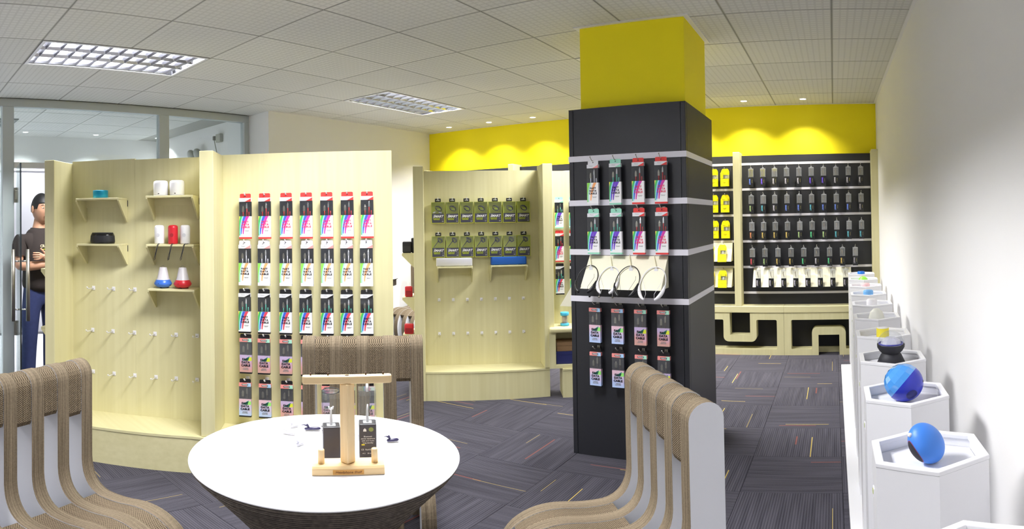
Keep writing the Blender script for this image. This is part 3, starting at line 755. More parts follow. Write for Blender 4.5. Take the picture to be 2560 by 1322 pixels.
# ------------------------------------------------------------------ green earphone boxes
LIME = M('lime_card', (208, 216, 50), .45); LIMED = M('lime_card_edge', (170, 186, 40), .45); SLATE = M('slate_print', (66, 66, 82), .4)
def make_smart(style, label):
    t = thing('earphone_box', label, 'earphone box', (0, 0, 0), 0, 'green earphone boxes'); Wd, Hh, D = .108, .172, .030
    link('hang_tab', tab_mesh(.048, .030, BLACKM, .003, False), t, (0, D / 2, .016))
    part('tab_slot', MB().box(-.014, -.0005, -.001, .014, .0005, .004), WHITEP, t, (0, D / 2 - .001, 0))
    z = -.013
    f = MB(); e = .0035
    f.box(-Wd / 2, D - .002, z - Hh, Wd / 2, D, z); f.box(-Wd / 2, 0, z - Hh, -Wd / 2 + e, D, z); f.box(Wd / 2 - e, 0, z - Hh, Wd / 2, D, z); f.box(-Wd / 2, 0, z - e, Wd / 2, D, z, 0); f.box(-Wd / 2, 0, z - Hh, Wd / 2, D, z - Hh + e)
    part('box_frame', f, LIME, t)
    part('backing_card', MB().box(-Wd / 2 + e, D - .004, z - Hh * .55, Wd / 2 - e, D - .002, z - e), LIME, t)
    part('printed_panel', MB().box(-Wd / 2 + e, .0005, z - Hh + e, Wd / 2 - e, .003, z - Hh * .55), SLATE, t)
    em = MB()
    if style == 0:
        em.tube([(-.026, .012, z - .040), (-.010, .011, z - .034), (.010, .011, z - .036), (.024, .012, z - .048), (.028, .013, z - .066), (.020, .013, z - .074), (.0, .013, z - .070), (-.012, .013, z - .060), (-.022, .013, z - .046)], [.003, .007, .0085, .008, .0055, .0045, .005, .007, .004], 8, flat=.7)
    else:
        em.tube([(-.036, .013, z - .088), (-.006, .011, z - .048), (.0, .011, z - .040)], [.0022, .0026, .006], 8)
        em.tube([(-.006, .011, z - .014), (.010, .011, z - .018), (.028, .012, z - .026), (.030, .013, z - .046), (.016, .013, z - .054), (.004, .012, z - .040), (-.004, .012, z - .020)], [.004, .008, .009, .007, .005, .009, .005], 8, flat=.7)
    part('earphone', em, BLACK, t)
    if style == 0: 
        part('earphone_mount', MB().cbox(-.006, .006, z - .066, .022, .009, z - .052, .002), LIMED, t)
    text('title_lettering', 'SMART', .0255, t, (0, -.0002, z - Hh * .675), PR['white'], bold=.0009, shear=.35)
    text('subtitle_lettering', 'BLUETOOTH\nEARPHONE', .0095, t, (-.012, -.0002, z - Hh * .80), M('lime_print', (190, 206, 50), .4), bold=.0004)
    text('brand_lettering', 'Ponco', .008, t, (-.028, -.0002, z - Hh * .585), PR['grey'], bold=.0002)
    part('emblem', MB().lathe([(0, -.0003), (.0075, -.0003), (.0075, .0003), (0, .0003)], 16, smooth=False).lathe([(0, -.0005), (.006, -.0005), (.006, .0005), (0, .0005)], 16, mi=1, smooth=False), [PR['grey'], SLATE], t, (.037, .0003, z - Hh * .80)).rotation_euler = (PI / 2, 0, 0)
    part('badge', MB().cbox(.031, -.0003, z - Hh * .93, .044, .0004, z - Hh * .885, .0003), PR['grey'], t)
    part('clear_cover', MB().box(-Wd / 2, -.0006, z - Hh * .55, Wd / 2, -.0002, z), CLEARH, t)
    return reg(t)
for r, z in enumerate((1.615, 1.338)):
    pr = None
    for k in range(7):
        lab = 'green and black %s box, %s from the left in the %s row' % (('ear-hook earphone', 'boom earphone')[r], ORD[k], ('upper', 'lower')[r])
        pos = PC.at(.118 + .1165 * k, z, .045)
        if pr is None: pr = make_smart(r, lab); pr.location = pos; pr.rotation_euler = (0, 0, PC.rz)
        else: dup(pr, lab, pos, PC.rz + random.uniform(-.04, .04))
        hook(PC, .118 + .1165 * k, z + .004, 'hook holding the %s green box of the %s row' % (ORD[k], ('upper', 'lower')[r]), HKS, 'hooks holding green boxes')
# white ear tips lying in the first green box
tp = MB()
for x, q in ((-.034, .0), (-.022, .006), (.014, .002), (.026, -.002)): tp.ball((x, 0, q), .009, .006, .006, n=12, m=8)
solid('ear_tips', tp, WHITEP, 'loose white ear tips in the first green earphone box', 'ear tips', PC.at(.118, 1.615 - .013 - .085, .026), PC.rz)

# ------------------------------------------------------------------ speakers and lamps on the shelves
def put(name, label, cat, p, s, z, d, parts, group=None, rz=0):
    t = thing(name, label, cat, p.at(s, z + .0008, d), p.rz + rz, group)
    for nm, mb, mt in parts:
        if isinstance(nm, tuple):
            par = [c for c in t.children if c.name.startswith(nm[0])][0] if False else None
        part(nm, mb, mt, t)
    return t
def cyl(r, h, c=.003, n=32, mi=0): return MB().lathe([(0, 0), (r - c, 0), (r, c), (r, h - c), (r - c, h), (0, h)], n, mi=mi)
put('round_speaker', 'short turquoise metal drum speaker on the top left shelf', 'speaker', PA, .155, 1.606, .08, [('body', MB().lathe([(.046, .003), (.047, .005), (.047, .046), (.046, .048)], 36), TEAL), ('top_grille', MB().lathe([(0, .048), (.044, .048), (.046, .046)], 36, closed=False).lathe([(0, 0), (.044, 0), (.046, .003)], 36, closed=False), M('light_teal', (40, 170, 205), .4))])
ov = MB(); 
for i, (k, z) in enumerate(((.93, 0), (1, .006), (.97, .045), (.90, .058), (.80, .062))): pass
def oval(prof, rx, ry, n=40, mi=0):
    m = MB(); m.lathe([(a, b) for a, b in prof], n, mi=mi); m.v = [(x * rx, y * ry, z) for x, y, z in m.v]; return m
put('oval_speaker', 'black oval tabletop speaker on the left shelf below the turquoise one', 'speaker', PA, .165, 1.330, .075, [('body', oval([(0, 0), (.97, 0), (1, .006), (.955, .050), (.91, .060), (0, .060)], .078, .06), M('gloss_black', (18, 18, 20), .15)), ('top_plate', oval([(0, .060), (.88, .060), (.85, .066), (0, .067)], .078, .06), BLACKM), ('front_band', oval([(1.005, .010), (1.01, .012), (.975, .046), (.97, .048)], .078, .06), BLACKM)])
for k, s in enumerate((.540, .640)):
    put('drum_speaker', ('left' if k == 0 else 'right') + ' one of two white drum speakers on the upper shelf', 'speaker', PA, s, 1.612, .075, [('body', MB().lathe([(0, .004), (.041, .004), (.043, .008), (.0435, .07), (.041, .085), (.034, .089), (0, .090)], 36), WHITEP), ('base_ring', MB().lathe([(0, 0), (.042, 0), (.0425, .005), (.04, .006)], 36), M('pale_grey_plastic', (200, 200, 206), .4)), ('socket', MB().box(-.004, -.0445, .010, .004, -.042, .0145), BLACKM)])
for k, (s, cn, mt) in enumerate(((.535, 'white', WHITEP), (.618, 'red', REDP), (.692, 'white', WHITEP))):
    sp_ = put('bottle_speaker', ('small red bottle speaker with black wrist strap between two white ones', )[0] if cn == 'red' else 'small white bottle speaker %s the red one' % ('left of' if k == 0 else 'right of'), 'speaker', PA, s, 1.330, .09, [('body', MB().lathe([(0, 0), (.026, 0), (.029, .006), (.0295, .095), (.027, .105), (.019, .110), (0, .111)], 32), mt)])
    lw = -1 if k < 2 else 1
    part('strap', MB().tube([(.012 * lw + .014, -.030, .003), (.016, -.070, .002), (.015, -.078, -.010), (.004, -.079, -.050), (-.002, -.079, -.085), (-.008, -.079, -.092), (-.008, -.080, -.080), (.004, -.079, -.04), (.010, -.077, -.006), (.012, -.066, .001), (.010, -.030, .002)], .0017, 6), BLACKM, sp_)
    part('dot_grille', MB().lathe([(0, -.0004), (.011, -.0004), (.011, .0004), (0, .0004)], 20, smooth=False), M('grille_' + cn, (205, 205, 212) if cn == 'white' else (160, 30, 40), .6), sp_, (.0, -.0290, .052)).rotation_euler = (PI / 2, 0, 0)
for k, (s, cn, mt) in enumerate(((.553, 'blue', BLUEP), (.672, 'red', REDP))):
    t = put('cone_lamp', 'cone-shaped lamp speaker with frosted top and %s base' % cn, 'lamp', PA, s, 1.070, .08, [('base', MB().lathe([(0, .006), (.034, .006), (.044, .012), (.052, .022), (.053, .028), (.044, .044), (.040, .050)], 40, closed=False), mt), ('shade', MB().lathe([(.040, .050), (.036, .056), (.0225, .118), (.020, .122), (0, .123)], 40, closed=False), FROST)])
    for a in (40, 140, 260): part('foot', MB().lathe([(0, 0), (.005, 0), (.006, .007)], 10), BLACKM, t, (.03 * math.cos(R(a)), .03 * math.sin(R(a)), 0))
    part('hanging_loop', MB().tube([(-.014 + .028 * i / 8, 0, .122 + .010 * math.sin(PI * i / 8)) for i in range(9)], .0012, 6), METAL, t)
    part('button_row', MB().cbox(-.016, -.051, .026, -.008, -.046, .031, .001), BLACKM, t)
for k, (s, cn, mt) in enumerate(((.113, 'pale grey', M('grey_fabric', (212, 212, 222), .8, noise=.12, scale=400)), (.553, 'blue', M('blue_fabric', (30, 92, 184), .8, noise=.12, scale=400)))):
    put('sound_bar', cn + ' fabric sound bar on the middle stand', 'speaker', PC, s - .01, (1.082, 1.086)[k], .10, [('grille', MB().cbox(0, 0, .002, .282, .05, .066, .008), mt), ('end_cap', MB().cbox(.280, .002, .003, .286, .048, .065, .002), WHITEP if k == 0 else M('dark_blue', (24, 66, 140), .5)), ('end_cap', MB().cbox(-.004, .002, .003, .002, .048, .065, .002), WHITEP if k == 0 else M('dark_blue', (24, 66, 140), .5)), ('rubber_foot', MB().box(.03, .01, 0, .06, .04, .003), BLACKM), ('rubber_foot', MB().box(.22, .01, 0, .25, .04, .003), BLACKM)])
# red and black speakers on the side shelves of the middle stand
def side_item(name, label, shelf_t, x, y, w, d, h, mt, grille=True, lean=0):
    q = shelf_t.matrix_basis @ Vector((x, y, .001)); t = thing(name, label, 'speaker', q, R(36 + lean))
    part('case', MB().cbox(-w / 2, -d / 2, 0, w / 2, d / 2, h, .009), mt, t)
    if grille: part('front_grille', MB().cbox(-w / 2 + .008, -d / 2 - .001, .010, w / 2 - .008, -d / 2 + .001, h * .6, .001), M('grille_' + mt.name, tuple(int(255 * min(1, (c ** .45) * .8)) for c in mt.diffuse_color[:3]) if False else ((150, 26, 36) if 'red' in mt.name else (40, 40, 44)), .6), t)
    return t
for o in bpy.data.objects: pass
bpy.context.view_layer.update()
side_item('box_speaker', 'small black speaker with red top at the outer end of the upper side shelf', RS[0], -.115, .03, .075, .05, .095, BLACKM)
side_item('black_carton', 'tall black carton on the upper side shelf of the middle stand', RS[0], -.045, .05, .07, .06, .125, BLACKM, False)
side_item('box_speaker', 'outer small red speaker on the middle side shelf', RS[1], -.105, .03, .062, .05, .088, REDP)
side_item('box_speaker', 'inner small red speaker on the middle side shelf', RS[1], -.030, .04, .062, .05, .094, REDP)
side_item('lantern_speaker', 'outer red lantern speaker on the lowest side shelf', RS[2], -.105, .02, .075, .06, .085, REDP)
side_item('lantern_speaker', 'inner red lantern speaker on the lowest side shelf', RS[2], -.022, .05, .070, .06, .100, REDP)
# glitter tube on the desk shelf
t = put('tube_speaker', 'clear tube with sky-blue caps on the desk shelf beside the column', 'speaker', PD, .132, .585, .12, [('base_cap', cyl(.036, .020), M('sky_plastic', (70, 178, 220), .4)), ('top_cap', MB().lathe([(0, .085), (.034, .085), (.035, .088), (.035, .108), (.033, .111), (0, .111)], 30), MATS['sky_plastic']), ('glitter_core', MB().lathe([(0, .02), (.022, .02), (.022, .085), (0, .085)], 16), M('glitter', (196, 176, 160), .4, noise=.6, scale=300)), ('clear_tube', MB().lathe([(.031, .02), (.031, .085)], 30, closed=False), CLEARH)])

# ------------------------------------------------------------------ sloping boards and neckband headsets on the column
def wedge(p, s0, s1, zt, zb, out, label, name='slope_board', top=.012):
    t = thing(name, label, 'display board', p.at(s0, zt), p.rz, 'sloping cream boards'); w = s1 - s0; h = zt - zb
    part('slope', MB().prism([(-.002, 0), (-top, 0), (-out, -h), (-out + .008, -h), (-.002, -.012)], 0, w, 'x'), CREAM, t)
    for x in (0.0005, w - .0085): part('side', MB().prism([(-.002, -.013), (-top - .003, -.02), (-out + .006, -h + .0005), (-.002, -h + .0005)], x, x + .008, 'x'), CREAM, t)
    return t
wedge(PCOL, -1.372 - PX0, -.905 - PX0, 1.238, 1.062, .155, 'cream sloping board carrying neckband headsets on the front of the column')
PL = Panel((PX0, 3.72), (PX0, 3.24))
wedge(PL, .12, .40, 1.13, .905, .155, 'cream sloping board on the left flank of the column')
for k, (s, z) in enumerate(((.40, 1.80), (.40, 1.542), (.38, 1.257), (.40, .983), (.38, .78))):
    hook(PL, s - .1, z, '%s hook from the top on the left flank of the column' % ORD[k], HKM, 'hooks on the column flank')
def neckband(label, s, z, r, mt, cord, asym=0):
    t = thing('neckband_headset', label, 'headphones', PCOL.at(s, z, .055), PCOL.rz, 'neckband headsets')
    def P(a, rr=r, dz=0):   # ring hanging down the slope, a=0 at the top
        x = rr * math.sin(a) * 1.02; zz = -(1 - math.cos(a)) * rr * 1.22
        return (x, -.014 + zz * .83, zz + dz)
    part('band', MB().tube([P(R(a)) for a in range(-100, 101, 8)], [.0024 + .0004 * abs(a) / 100 for a in range(-100, 101, 8)], 8), mt, t)
    for sg in (-1, 1):
        pts = [P(R(sg * a)) for a in range(96, 158, 6)]; n = len(pts)
        pts = [(x, y - .004, z_) for x, y, z_ in pts]
        a_ = part('arm', MB().tube(pts, [.004 + .0055 * math.sin(PI * (i + .6) / (n + .2)) for i in range(n)], 10, flat=1.3), mt, t)
        part('button', MB().cbox(-.002, -.0015, -.008, .002, .001, .008, .0008), CHROME if cord else METAL, a_, (pts[4][0], pts[4][1] - .009, pts[4][2]))
        part('earbud_cord', MB().tube([pts[-1], (pts[-1][0] * .8, pts[-1][1] + .02, pts[-1][2] + .03), (pts[0][0] * .72, pts[0][1] + .01, pts[0][2] + .02), (pts[0][0] * .8, pts[0][1], pts[0][2] + .04)], .0009, 5), mt, t)
    part('price_tag', MB().cbox(-.0105, -.0005, -.026, .0105, .0005, -.006, .0004).cbox(-.004, -.0005, -.008, .004, .0005, .003, .0004), WHITEC, t, (0, -.020, -.002))
    return t
nb = ((-1.340, 1.186, .060, BLACK, 'black neckband headset at the left end of the sloping board'), (-1.213, 1.180, .058, WHITEP, 'white neckband headset between the two black ones'), (-1.100, 1.186, .066, BLACK, 'larger black neckband headset right of the first white one'), (-.955, 1.182, .070, WHITEP, 'white neckband headset at the right end of the sloping board'))
for k, (x, z, r, mt, lab) in enumerate(nb):
    t = neckband(lab, x - PX0, z, r, mt, k % 2)
    hk = MB().tube([(-.034, 0, .066), (-.018, -.04, .046), (.0, -.072, .006), (0, -.076, -.004)], .0022, 8)
    o = link('display_hook', hk.mesh('display_hook', M('cream_wire', (214, 206, 168), .4)), None, PCOL.at(x - PX0, z - .004, -.004), PCOL.rz); tag(o, 'wire hook carrying the %s neckband headset from the left' % ORD[k], 'hook', 'hooks over the sloping board')
    if k in (0, 1, 2):
        b = thing('earbud', '%s earbud from the left dangling below the sloping board' % ORD[k], 'earbud', PCOL.at((-1.315, -1.258, -1.18)[k] - PX0, 1.02, .155), PCOL.rz, 'dangling earbuds')
        part('bud', MB().ball((0, 0, 0), .0062, n=12, m=8), (BLACK, METAL, METAL)[k], b); part('cord', MB().tube([(0, 0, .004), (.001, .002, .045)], .0011, 6), (BLACK, WHITEP, WHITEP)[k], b)

# ------------------------------------------------------------------ the black slat wall along the yellow wall
SY = 6.20                                           # front face of the black boards
XF = [-4.955, -3.64, -2.32, -.992, .425]            # fins
sw = thing('slat_wall', 'black slatted wall display with white rails under the yellow wall', 'display wall', (-2.27, 6.23, 0))
RZB = [2.00, 1.733, 1.461, 1.186, .915, .643]
for k in range(4):
    a, b = XF[k] + .035, XF[k + 1] - .035
    zz = [2.09] + RZB + [.50]
    for i in range(7):
        lpart('slat_board', MB().box(a, SY, zz[i + 1] + (.012 if i < 6 else 0), b, 6.265, zz[i] - (.012 if i else 0)), BLACKP, sw)
    for z in RZB: lpart('rail', MB().box(a, SY - .003, z - .012, b, SY + .03, z + .012), RAIL, sw)
for x in XF:
    t = thing('maple_fin', 'maple fin of the black wall display, ' + ('next to the white right wall' if x > 0 else 'just right of the black column' if x > -1.5 else 'rising behind the middle stand' if x > -4 and x < -3 else 'at the left corner' if x < -4.5 else 'behind the black column'), 'display fin', (x, SY, 0))
    part('upright', MB().cbox(-.035, -.16, .521, .035, .05, 2.115, .004), WOOD, t)
# counter ledges and meander fronts below
LED = []
for k, (a, b) in enumerate(((-5.045, -3.255), (-3.25, -2.355), (-2.35, -1.44), (-1.435, -.527), (-.525, .385))):
    nm = ('left end of the wall', 'behind the middle stand', 'behind the black column', 'right of the column, with a U-shaped front', 'by the white wall, with an arch-shaped front')[k]
    t = thing('wall_bench', 'low maple bench unit ' + nm, 'bench', (a, 6.04, 0), 0, 'maple bench units below the black wall'); w = b - a; LED.append(t)
    part('ledge', MB().cbox(-.0, -.005, .452, w + (.002 if k < 4 else .07), .155, .520, .004), WOODX, t)
    def rr(x0, z0, x1, z1, r=.02, n=5):
        o = []
        for cx, cz, a0 in ((x1 - r, z0 + r, -90), (x1 - r, z1 - r, 0), (x0 + r, z1 - r, 90), (x0 + r, z0 + r, 180)):
            for i in range(n + 1): o.append((cx + r * math.cos(R(a0 + 90 * i / n)), cz + r * math.sin(R(a0 + 90 * i / n))))
        return o
    def arc(cx, cz, r, a0, a1, n=6): return [(cx + r * math.cos(R(a0 + (a1 - a0) * i / n)), cz + r * math.sin(R(a0 + (a1 - a0) * i / n))) for i in range(n + 1)]
    H = .450
    if w < 1:
        m_ = .072; c = w / 2; uo, ui = .172, .106
        if k % 2 == 1:    # U hanging from the top
            outer = [(0, 0), (w, 0), (w, H), (c + ui, H)] + [(c + ui, .214)] + [(c - ui, .214)] + [(c - ui, H), (0, H)]
            hole = arc(m_ + .01, .064 + .01, .01, 180, 270, 2) + arc(w - m_ - .01, .074, .01, 270, 360, 2) + arc(w - m_ - .015, .376 - .015, .015, 0, 90, 3) + arc(c + uo + .012, .376 - .012, .012, 90, 180, 3) + arc(c + uo - .055, .142 + .055, .055, 360, 270) + arc(c - uo + .055, .142 + .055, .055, 270, 180) + arc(c - uo - .012, .376 - .012, .012, 0, 90, 3) + arc(m_ + .015, .361, .015, 90, 180, 3)
        else:
            outer = [(0, 0), (c - ui, 0), (c - ui, .216), (c + ui, .216), (c + ui, 0), (w, 0), (w, H), (0, H)]
            hole = arc(m_ + .012, .076, .012, 180, 270, 3) + arc(c - uo - .012, .076, .012, 270, 360, 3) + arc(c - uo + .055, .293 - .055, .055, 180, 90) + arc(c + uo - .055, .238, .055, 90, 0) + arc(c + uo + .012, .076, .012, 180, 270, 3) + arc(w - m_ - .012, .076, .012, 270, 360, 3) + arc(w - m_ - .015, .361, .015, 0, 90, 3) + arc(m_ + .015, .361, .015, 90, 180, 3)
        cu = bpy.data.curves.new('meander_front', 'CURVE'); cu.dimensions = '2D'; cu.fill_mode = 'BOTH'; cu.extrude = .07
        for ring in (outer, hole):
            sp_ = cu.splines.new('POLY'); sp_.points.add(len(ring) - 1); sp_.use_cyclic_u = True
            for q, (x, z) in zip(sp_.points, ring): q.co = (x, z, 0, 1)
        o = bpy.data.objects.new('tmp', cu); COL.objects.link(o)
        me = bpy.data.meshes.new_from_object(o.evaluated_get(bpy.context.evaluated_depsgraph_get())); bpy.data.objects.remove(o)
        me.transform(Matrix.Rotation(PI / 2, 4, 'X')); me.transform(Matrix.Translation((0, .07, 0))); me.materials.clear(); me.materials.append(WOOD)
        link('meander_front', me, t, (0, .005, 0))
    else:
        part('meander_front', MB().box(0, .005, 0, w, .145, .06).box(0, .005, .376, w, .145, H).box(0, .005, .06, .07, .145, .376).box(w - .07, .005, .06, w, .145, .376).box(w / 2 - .04, .005, .06, w / 2 + .04, .145, .376), WOOD, t)
    part('dark_backing', MB().box(.0, .175, 0.0, w, .19, .452), BLACKM, t)
    part('under_board', MB().box(.07, .147, 0, w - .07, .175, .06), WOODX, t)

PBK = Panel((-5.0, SY), (.425, SY))
def bx(x): return x + 5.0
FOIL = {}
def foil(c):
    if c not in FOIL: FOIL[c] = M('foil_%d' % len(FOIL), c, .35)
    return FOIL[c]
TW, TD = .052, .030
def make_tube_pack(label, group):
    t = thing('tube_pack', label, 'packaged pen', (0, 0, 0), 0, group)
    part('hang_loop', MB().tube([(-.008, TD / 2, -.010), (-.006, TD / 2, .000), (0, TD / 2, .004), (.006, TD / 2, .000), (.008, TD / 2, -.010)], .0016, 6).box(-.013, TD / 2 - .003, -.016, .013, TD / 2 + .003, -.011), WHITEP, t)
    part('clear_sleeve', MB().box(-TW / 2, 0, -.098, TW / 2, TD, -.009), TCLEAR, t)
    part('sleeve_rim', MB().box(-TW / 2, -.0005, -.016, TW / 2, TD, -.013).box(-TW / 2, -.0005, -.10, -TW / 2 + .0012, .002, -.013).box(TW / 2 - .0012, -.0005, -.10, TW / 2, .002, -.013), M('clear_edge', (176, 178, 182), .25), t)
    part('earphone', MB().tube([(-.004, .014, -.028), (-.006, .013, -.045), (-.002, .013, -.07), (.002, .014, -.090)], [.003, .0045, .0035, .0015], 8), M('warm_metal', (190, 168, 140), .25, metal=.8), t)
    part('carton', MB().cbox(-TW / 2, 0, -.198, TW / 2, TD, -.098, .0008), M('black_carton', (30, 31, 36), .3), t)
    text('small_print', 'bluetooth', .0085, t, (.012, -.0006, -.143), M('gold_print', (190, 180, 110), .4), rot=(0, PI / 2, 0))
    return t
OLIVE = M('olive_gold_insert', (176, 168, 60), .35, noise=.2, scale=80)
def tube(label, x, z, d, color, group, dense=False):
    global TP
    if TP is None: TP = reg(make_tube_pack(label, group)); t = TP
    else: t = dup(TP, label, group=group)
    t.location = PBK.at(bx(x), z, d); t.rotation_euler = (0, 0, PBK.rz + random.uniform(-.12, .12))
    if z > 1.9 and x < -.7: part('gold_insert', MB().cbox(-.018, .016, -.092, .018, .026, -.020, .003), OLIVE, t)
    text('lettering', 'SMART', .0195, t, (-.013, -.0007, -.146), foil(color), rot=(0, PI / 2, 0), bold=.0007)
    return t
TP = None
C = {'v': (130, 100, 246), 'w': (214, 210, 220), 'b': (120, 150, 246), 'c': (110, 206, 226), 'y': (236, 206, 120), 'o': (240, 160, 110), 'g': (110, 226, 160), 'l': (190, 220, 150), 'r': (240, 96, 110), 'k': (176, 170, 180)}
X10 = [-.853, -.729, -.607, -.48, -.352, -.225, -.098, .030, .157, .286]; X9 = [-.852, -.718, -.583, -.448, -.316, -.181, -.049, .084, .217]
GT = 'clear-topped earphone packs on the black wall'
HKW = MB().tube([(0, 0, 0), (0, -.06, .0), (0, -.075, .012)], .0022, 8).ball((0, -.0755, .014), .0036, n=8, m=6).mesh('display_hook', MATS['nickel_wire'])
for r, (xs, z, cs) in enumerate(((X10, 1.955, 'bvwwwvvwww'), (X10, 1.676, 'lcwbbcbbbk'), (X10, 1.396, 'oyyylglccc'), (X9, 1.122, 'rlyygwgyk'))):
    for k, x in enumerate(xs):
        tube('%s black and clear earphone pack from left, %s row of black wall' % (ORD[k], RN[r]), x, z, .068, C[cs[k]], GT)
        hook(PBK, bx(x), z + .006, 'hook of the %s pack from the left in the %s row, right wall bay' % (ORD[k], RN[r]), HKW, 'hooks on the black wall')
wedge(PBK, bx(-.845), bx(.17), .905, .715, .13, 'long cream sloping board with eight earphone packs', top=.02)
for k, x in enumerate([-.783, -.65, -.521, -.398, -.274, -.147, -.02, .112]):
    t = tube('%s earphone pack from the left on the long cream sloping board' % ORD[k], x, .905, .145, C['w'], 'earphone packs on the cream board')
    o = link('display_hook', HKW, None, PBK.at(bx(x), .915, .002), PBK.rz); tag(o, 'hook of the %s pack from the left over the long cream board' % ORD[k], 'hook', 'hooks on the black wall')
# yellow packs
YC = M('yellow_card', (255, 240, 0), .4); YD = M('yellow_card_shade', (228, 212, 10), .4)
def make_yellow(label):
    t = thing('charger_pack', label, 'boxed charger', (0, 0, 0), 0, 'yellow charger packs'); w, h, d = .088, .185, .034
    c_ = .018
    front = [(-w / 2, -h), (w / 2, -h), (w / 2, -.032), (w / 2 - c_ * .4, -.012), (w / 2 - c_, 0), (-w / 2 + c_, 0), (-w / 2 + c_ * .4, -.012), (-w / 2, -.032)]
    m = MB().prism([(x, z + .012) for x, z in front], d - .002, d, 'y'); part('back_card', m, YC, t)
    m = MB().box(-w / 2, 0, -h + .012, w / 2, d - .002, -h * .58 + .012); part('lower_box', m, YC, t)
    m = MB().prism([(-w / 2, -h * .57 + .012), (-w * .19, -h * .57 + .012), (-w * .19, -.052), (w / 2 - .012, -.052), (w / 2 - .012, -.028), (-w / 2 + .004, -.028), (-w / 2, -.034)], 0, d - .002, 'y')
    part('window_frame', m, YC, t)
    part('clear_window', MB().box(-w * .19, .0, -h * .57 + .012, w / 2, .0006, -.052), CLEARH, t)
    part('window_card', MB().box(-w * .19, d - .008, -h * .57 + .012, w / 2, d - .003, -.052), M('pale_grey_card', (196, 196, 160), .5), t)
    part('charger', MB().cbox(.002, .010, -.090, .020, .022, -.058, .003), WHITEP, t)
    part('fold_line', MB().box(-w / 2, -.0003, -h * .575 + .012, w / 2, .0002, -h * .56 + .012), M('dark_fold', (96, 88, 30), .6), t)
    text('brand_lettering', 'Ponco', .0105, t, (-.012, -.0004, -.040), M('olive_print', (140, 130, 20), .5), bold=.0003)
    text('small_print', 'dual port charger\nfast and safe\nfor car', .0055, t, (-.002, -.0004, -.134), MATS['olive_print'])
    return t
YP = None
for r, z in enumerate((1.942, 1.668, 1.396)):
    for k, x in enumerate((-1.252, -1.132)):
        lab = '%s yellow charger pack in the %s row beside the column' % (('left', 'right')[k], RN[r])
        if YP is None: YP = reg(make_yellow(lab)); t = YP
        else: t = dup(YP, lab)
        t.location = PBK.at(bx(x), z, .07); t.rotation_euler = (0, 0, random.uniform(-.06, .06))
        hook(PBK, bx(x), z + .008, 'hook of the %s yellow pack in the %s row' % (('left', 'right')[k], RN[r]), HKW, 'hooks on the black wall')
for r, z in enumerate((1.165, .895)):
    wedge(PBK, bx(-1.36), bx(-1.065), z + .008, z - .182, .13, '%s short cream sloping board with yellow packs' % ('upper', 'lower')[r], top=.02)
    for k, x in enumerate((-1.29, -1.16)):
        t = dup(YP, '%s yellow charger pack on the %s short cream board' % (('left', 'right')[k], ('upper', 'lower')[r]), PBK.at(bx(x), z - .012, .128), random.uniform(-.05, .05)); t.rotation_euler.x = R(-12)
        o = link('display_hook', HKW, None, PBK.at(bx(x), z + .006, .002), PBK.rz); tag(o, 'hook of the %s yellow pack over the %s short board' % (('left', 'right')[k], ('upper', 'lower')[r]), 'hook', 'hooks on the black wall')

# ------------------------------------------------------------------ white hexagonal pedestals along the right wall
solid('platform', MB().cbox(.045, -.6, 0, RX - .002, 5.45, .05, .003), WHITE, 'long low white platform under the row of hexagonal pedestals', 'platform')
def hexa(r, cx=0, cy=0): return [(cx + r * math.sin(PI / 3 * k), cy - r * math.cos(PI / 3 * k)) for k in range(6)]
PR_, PZT = .1445, .88
def pedestal(x, y, z0, label):
    t = thing('hexagonal_pedestal', label, 'pedestal', (x, y, z0), 0, 'white hexagonal pedestals'); h = PZT - z0
    o_, i_ = hexa(PR_), hexa(PR_ - .014)
    for k in range(6):
        k2 = (k + 1) % 6
        part('side_panel', MB().prism([o_[k], o_[k2], i_[k2], i_[k]], 0, h - .012, 'z'), WHITE, t)
    rim = MB(); q = hexa(PR_ + .001); j = hexa(PR_ - .020)
    for k in range(6): k2 = (k + 1) % 6; rim.prism([q[k], q[k2], j[k2], j[k]], h - .012, h, 'z')
    part('rim', rim, WHITE, t, bevel=.002)
    part('tray', MB().prism(hexa(PR_ - .016), h - .045, h - .035, 'z'), WHITE, t)
    nt_ = part('latch_slot', MB().cbox(-PR_ * .866 - .002, -.012, -.012, -PR_ * .866 + .003, .012, .012, .001), WHITEP, t, (0, .02, .71 - (z0 - .05)))
    part('lime_tab', MB().box(-PR_ * .866 - .003, -.004, -.007, -PR_ * .866 - .001, .008, .006), LIMED, nt_)
    return t
PN = ['nearest full white hexagonal pedestal, holding the blue oval speaker', 'white hexagonal pedestal holding the blue ball speaker', 'white hexagonal pedestal holding the black disco light', 'white hexagonal pedestal holding the yellow speaker', 'white hexagonal pedestal holding the tall white dome', 'white hexagonal pedestal holding the white drum', 'white hexagonal pedestal holding the sky-blue drum', 'white hexagonal pedestal holding the pink drum', 'white hexagonal pedestal holding the green dome', 'farthest white hexagonal pedestal, holding the deep blue drum']
PEDX = []
pedestal(.208, .838, .05, 'empty white hexagonal pedestal cut off by the bottom edge')
for i in range(10):
    x, y = .207 + .0055 * i, 1.352 + .490 * i; PEDX.append((x, y)); pedestal(x, y, .05 if y < 5.4 else 0, PN[i])
TZ = PZT - .035 + .0008
def onp(i, name, label, cat='speaker', dx=0, dy=0, rz=0):
    return thing(name, label, cat, (PEDX[i][0] + dx, PEDX[i][1] + dy, TZ), rz)
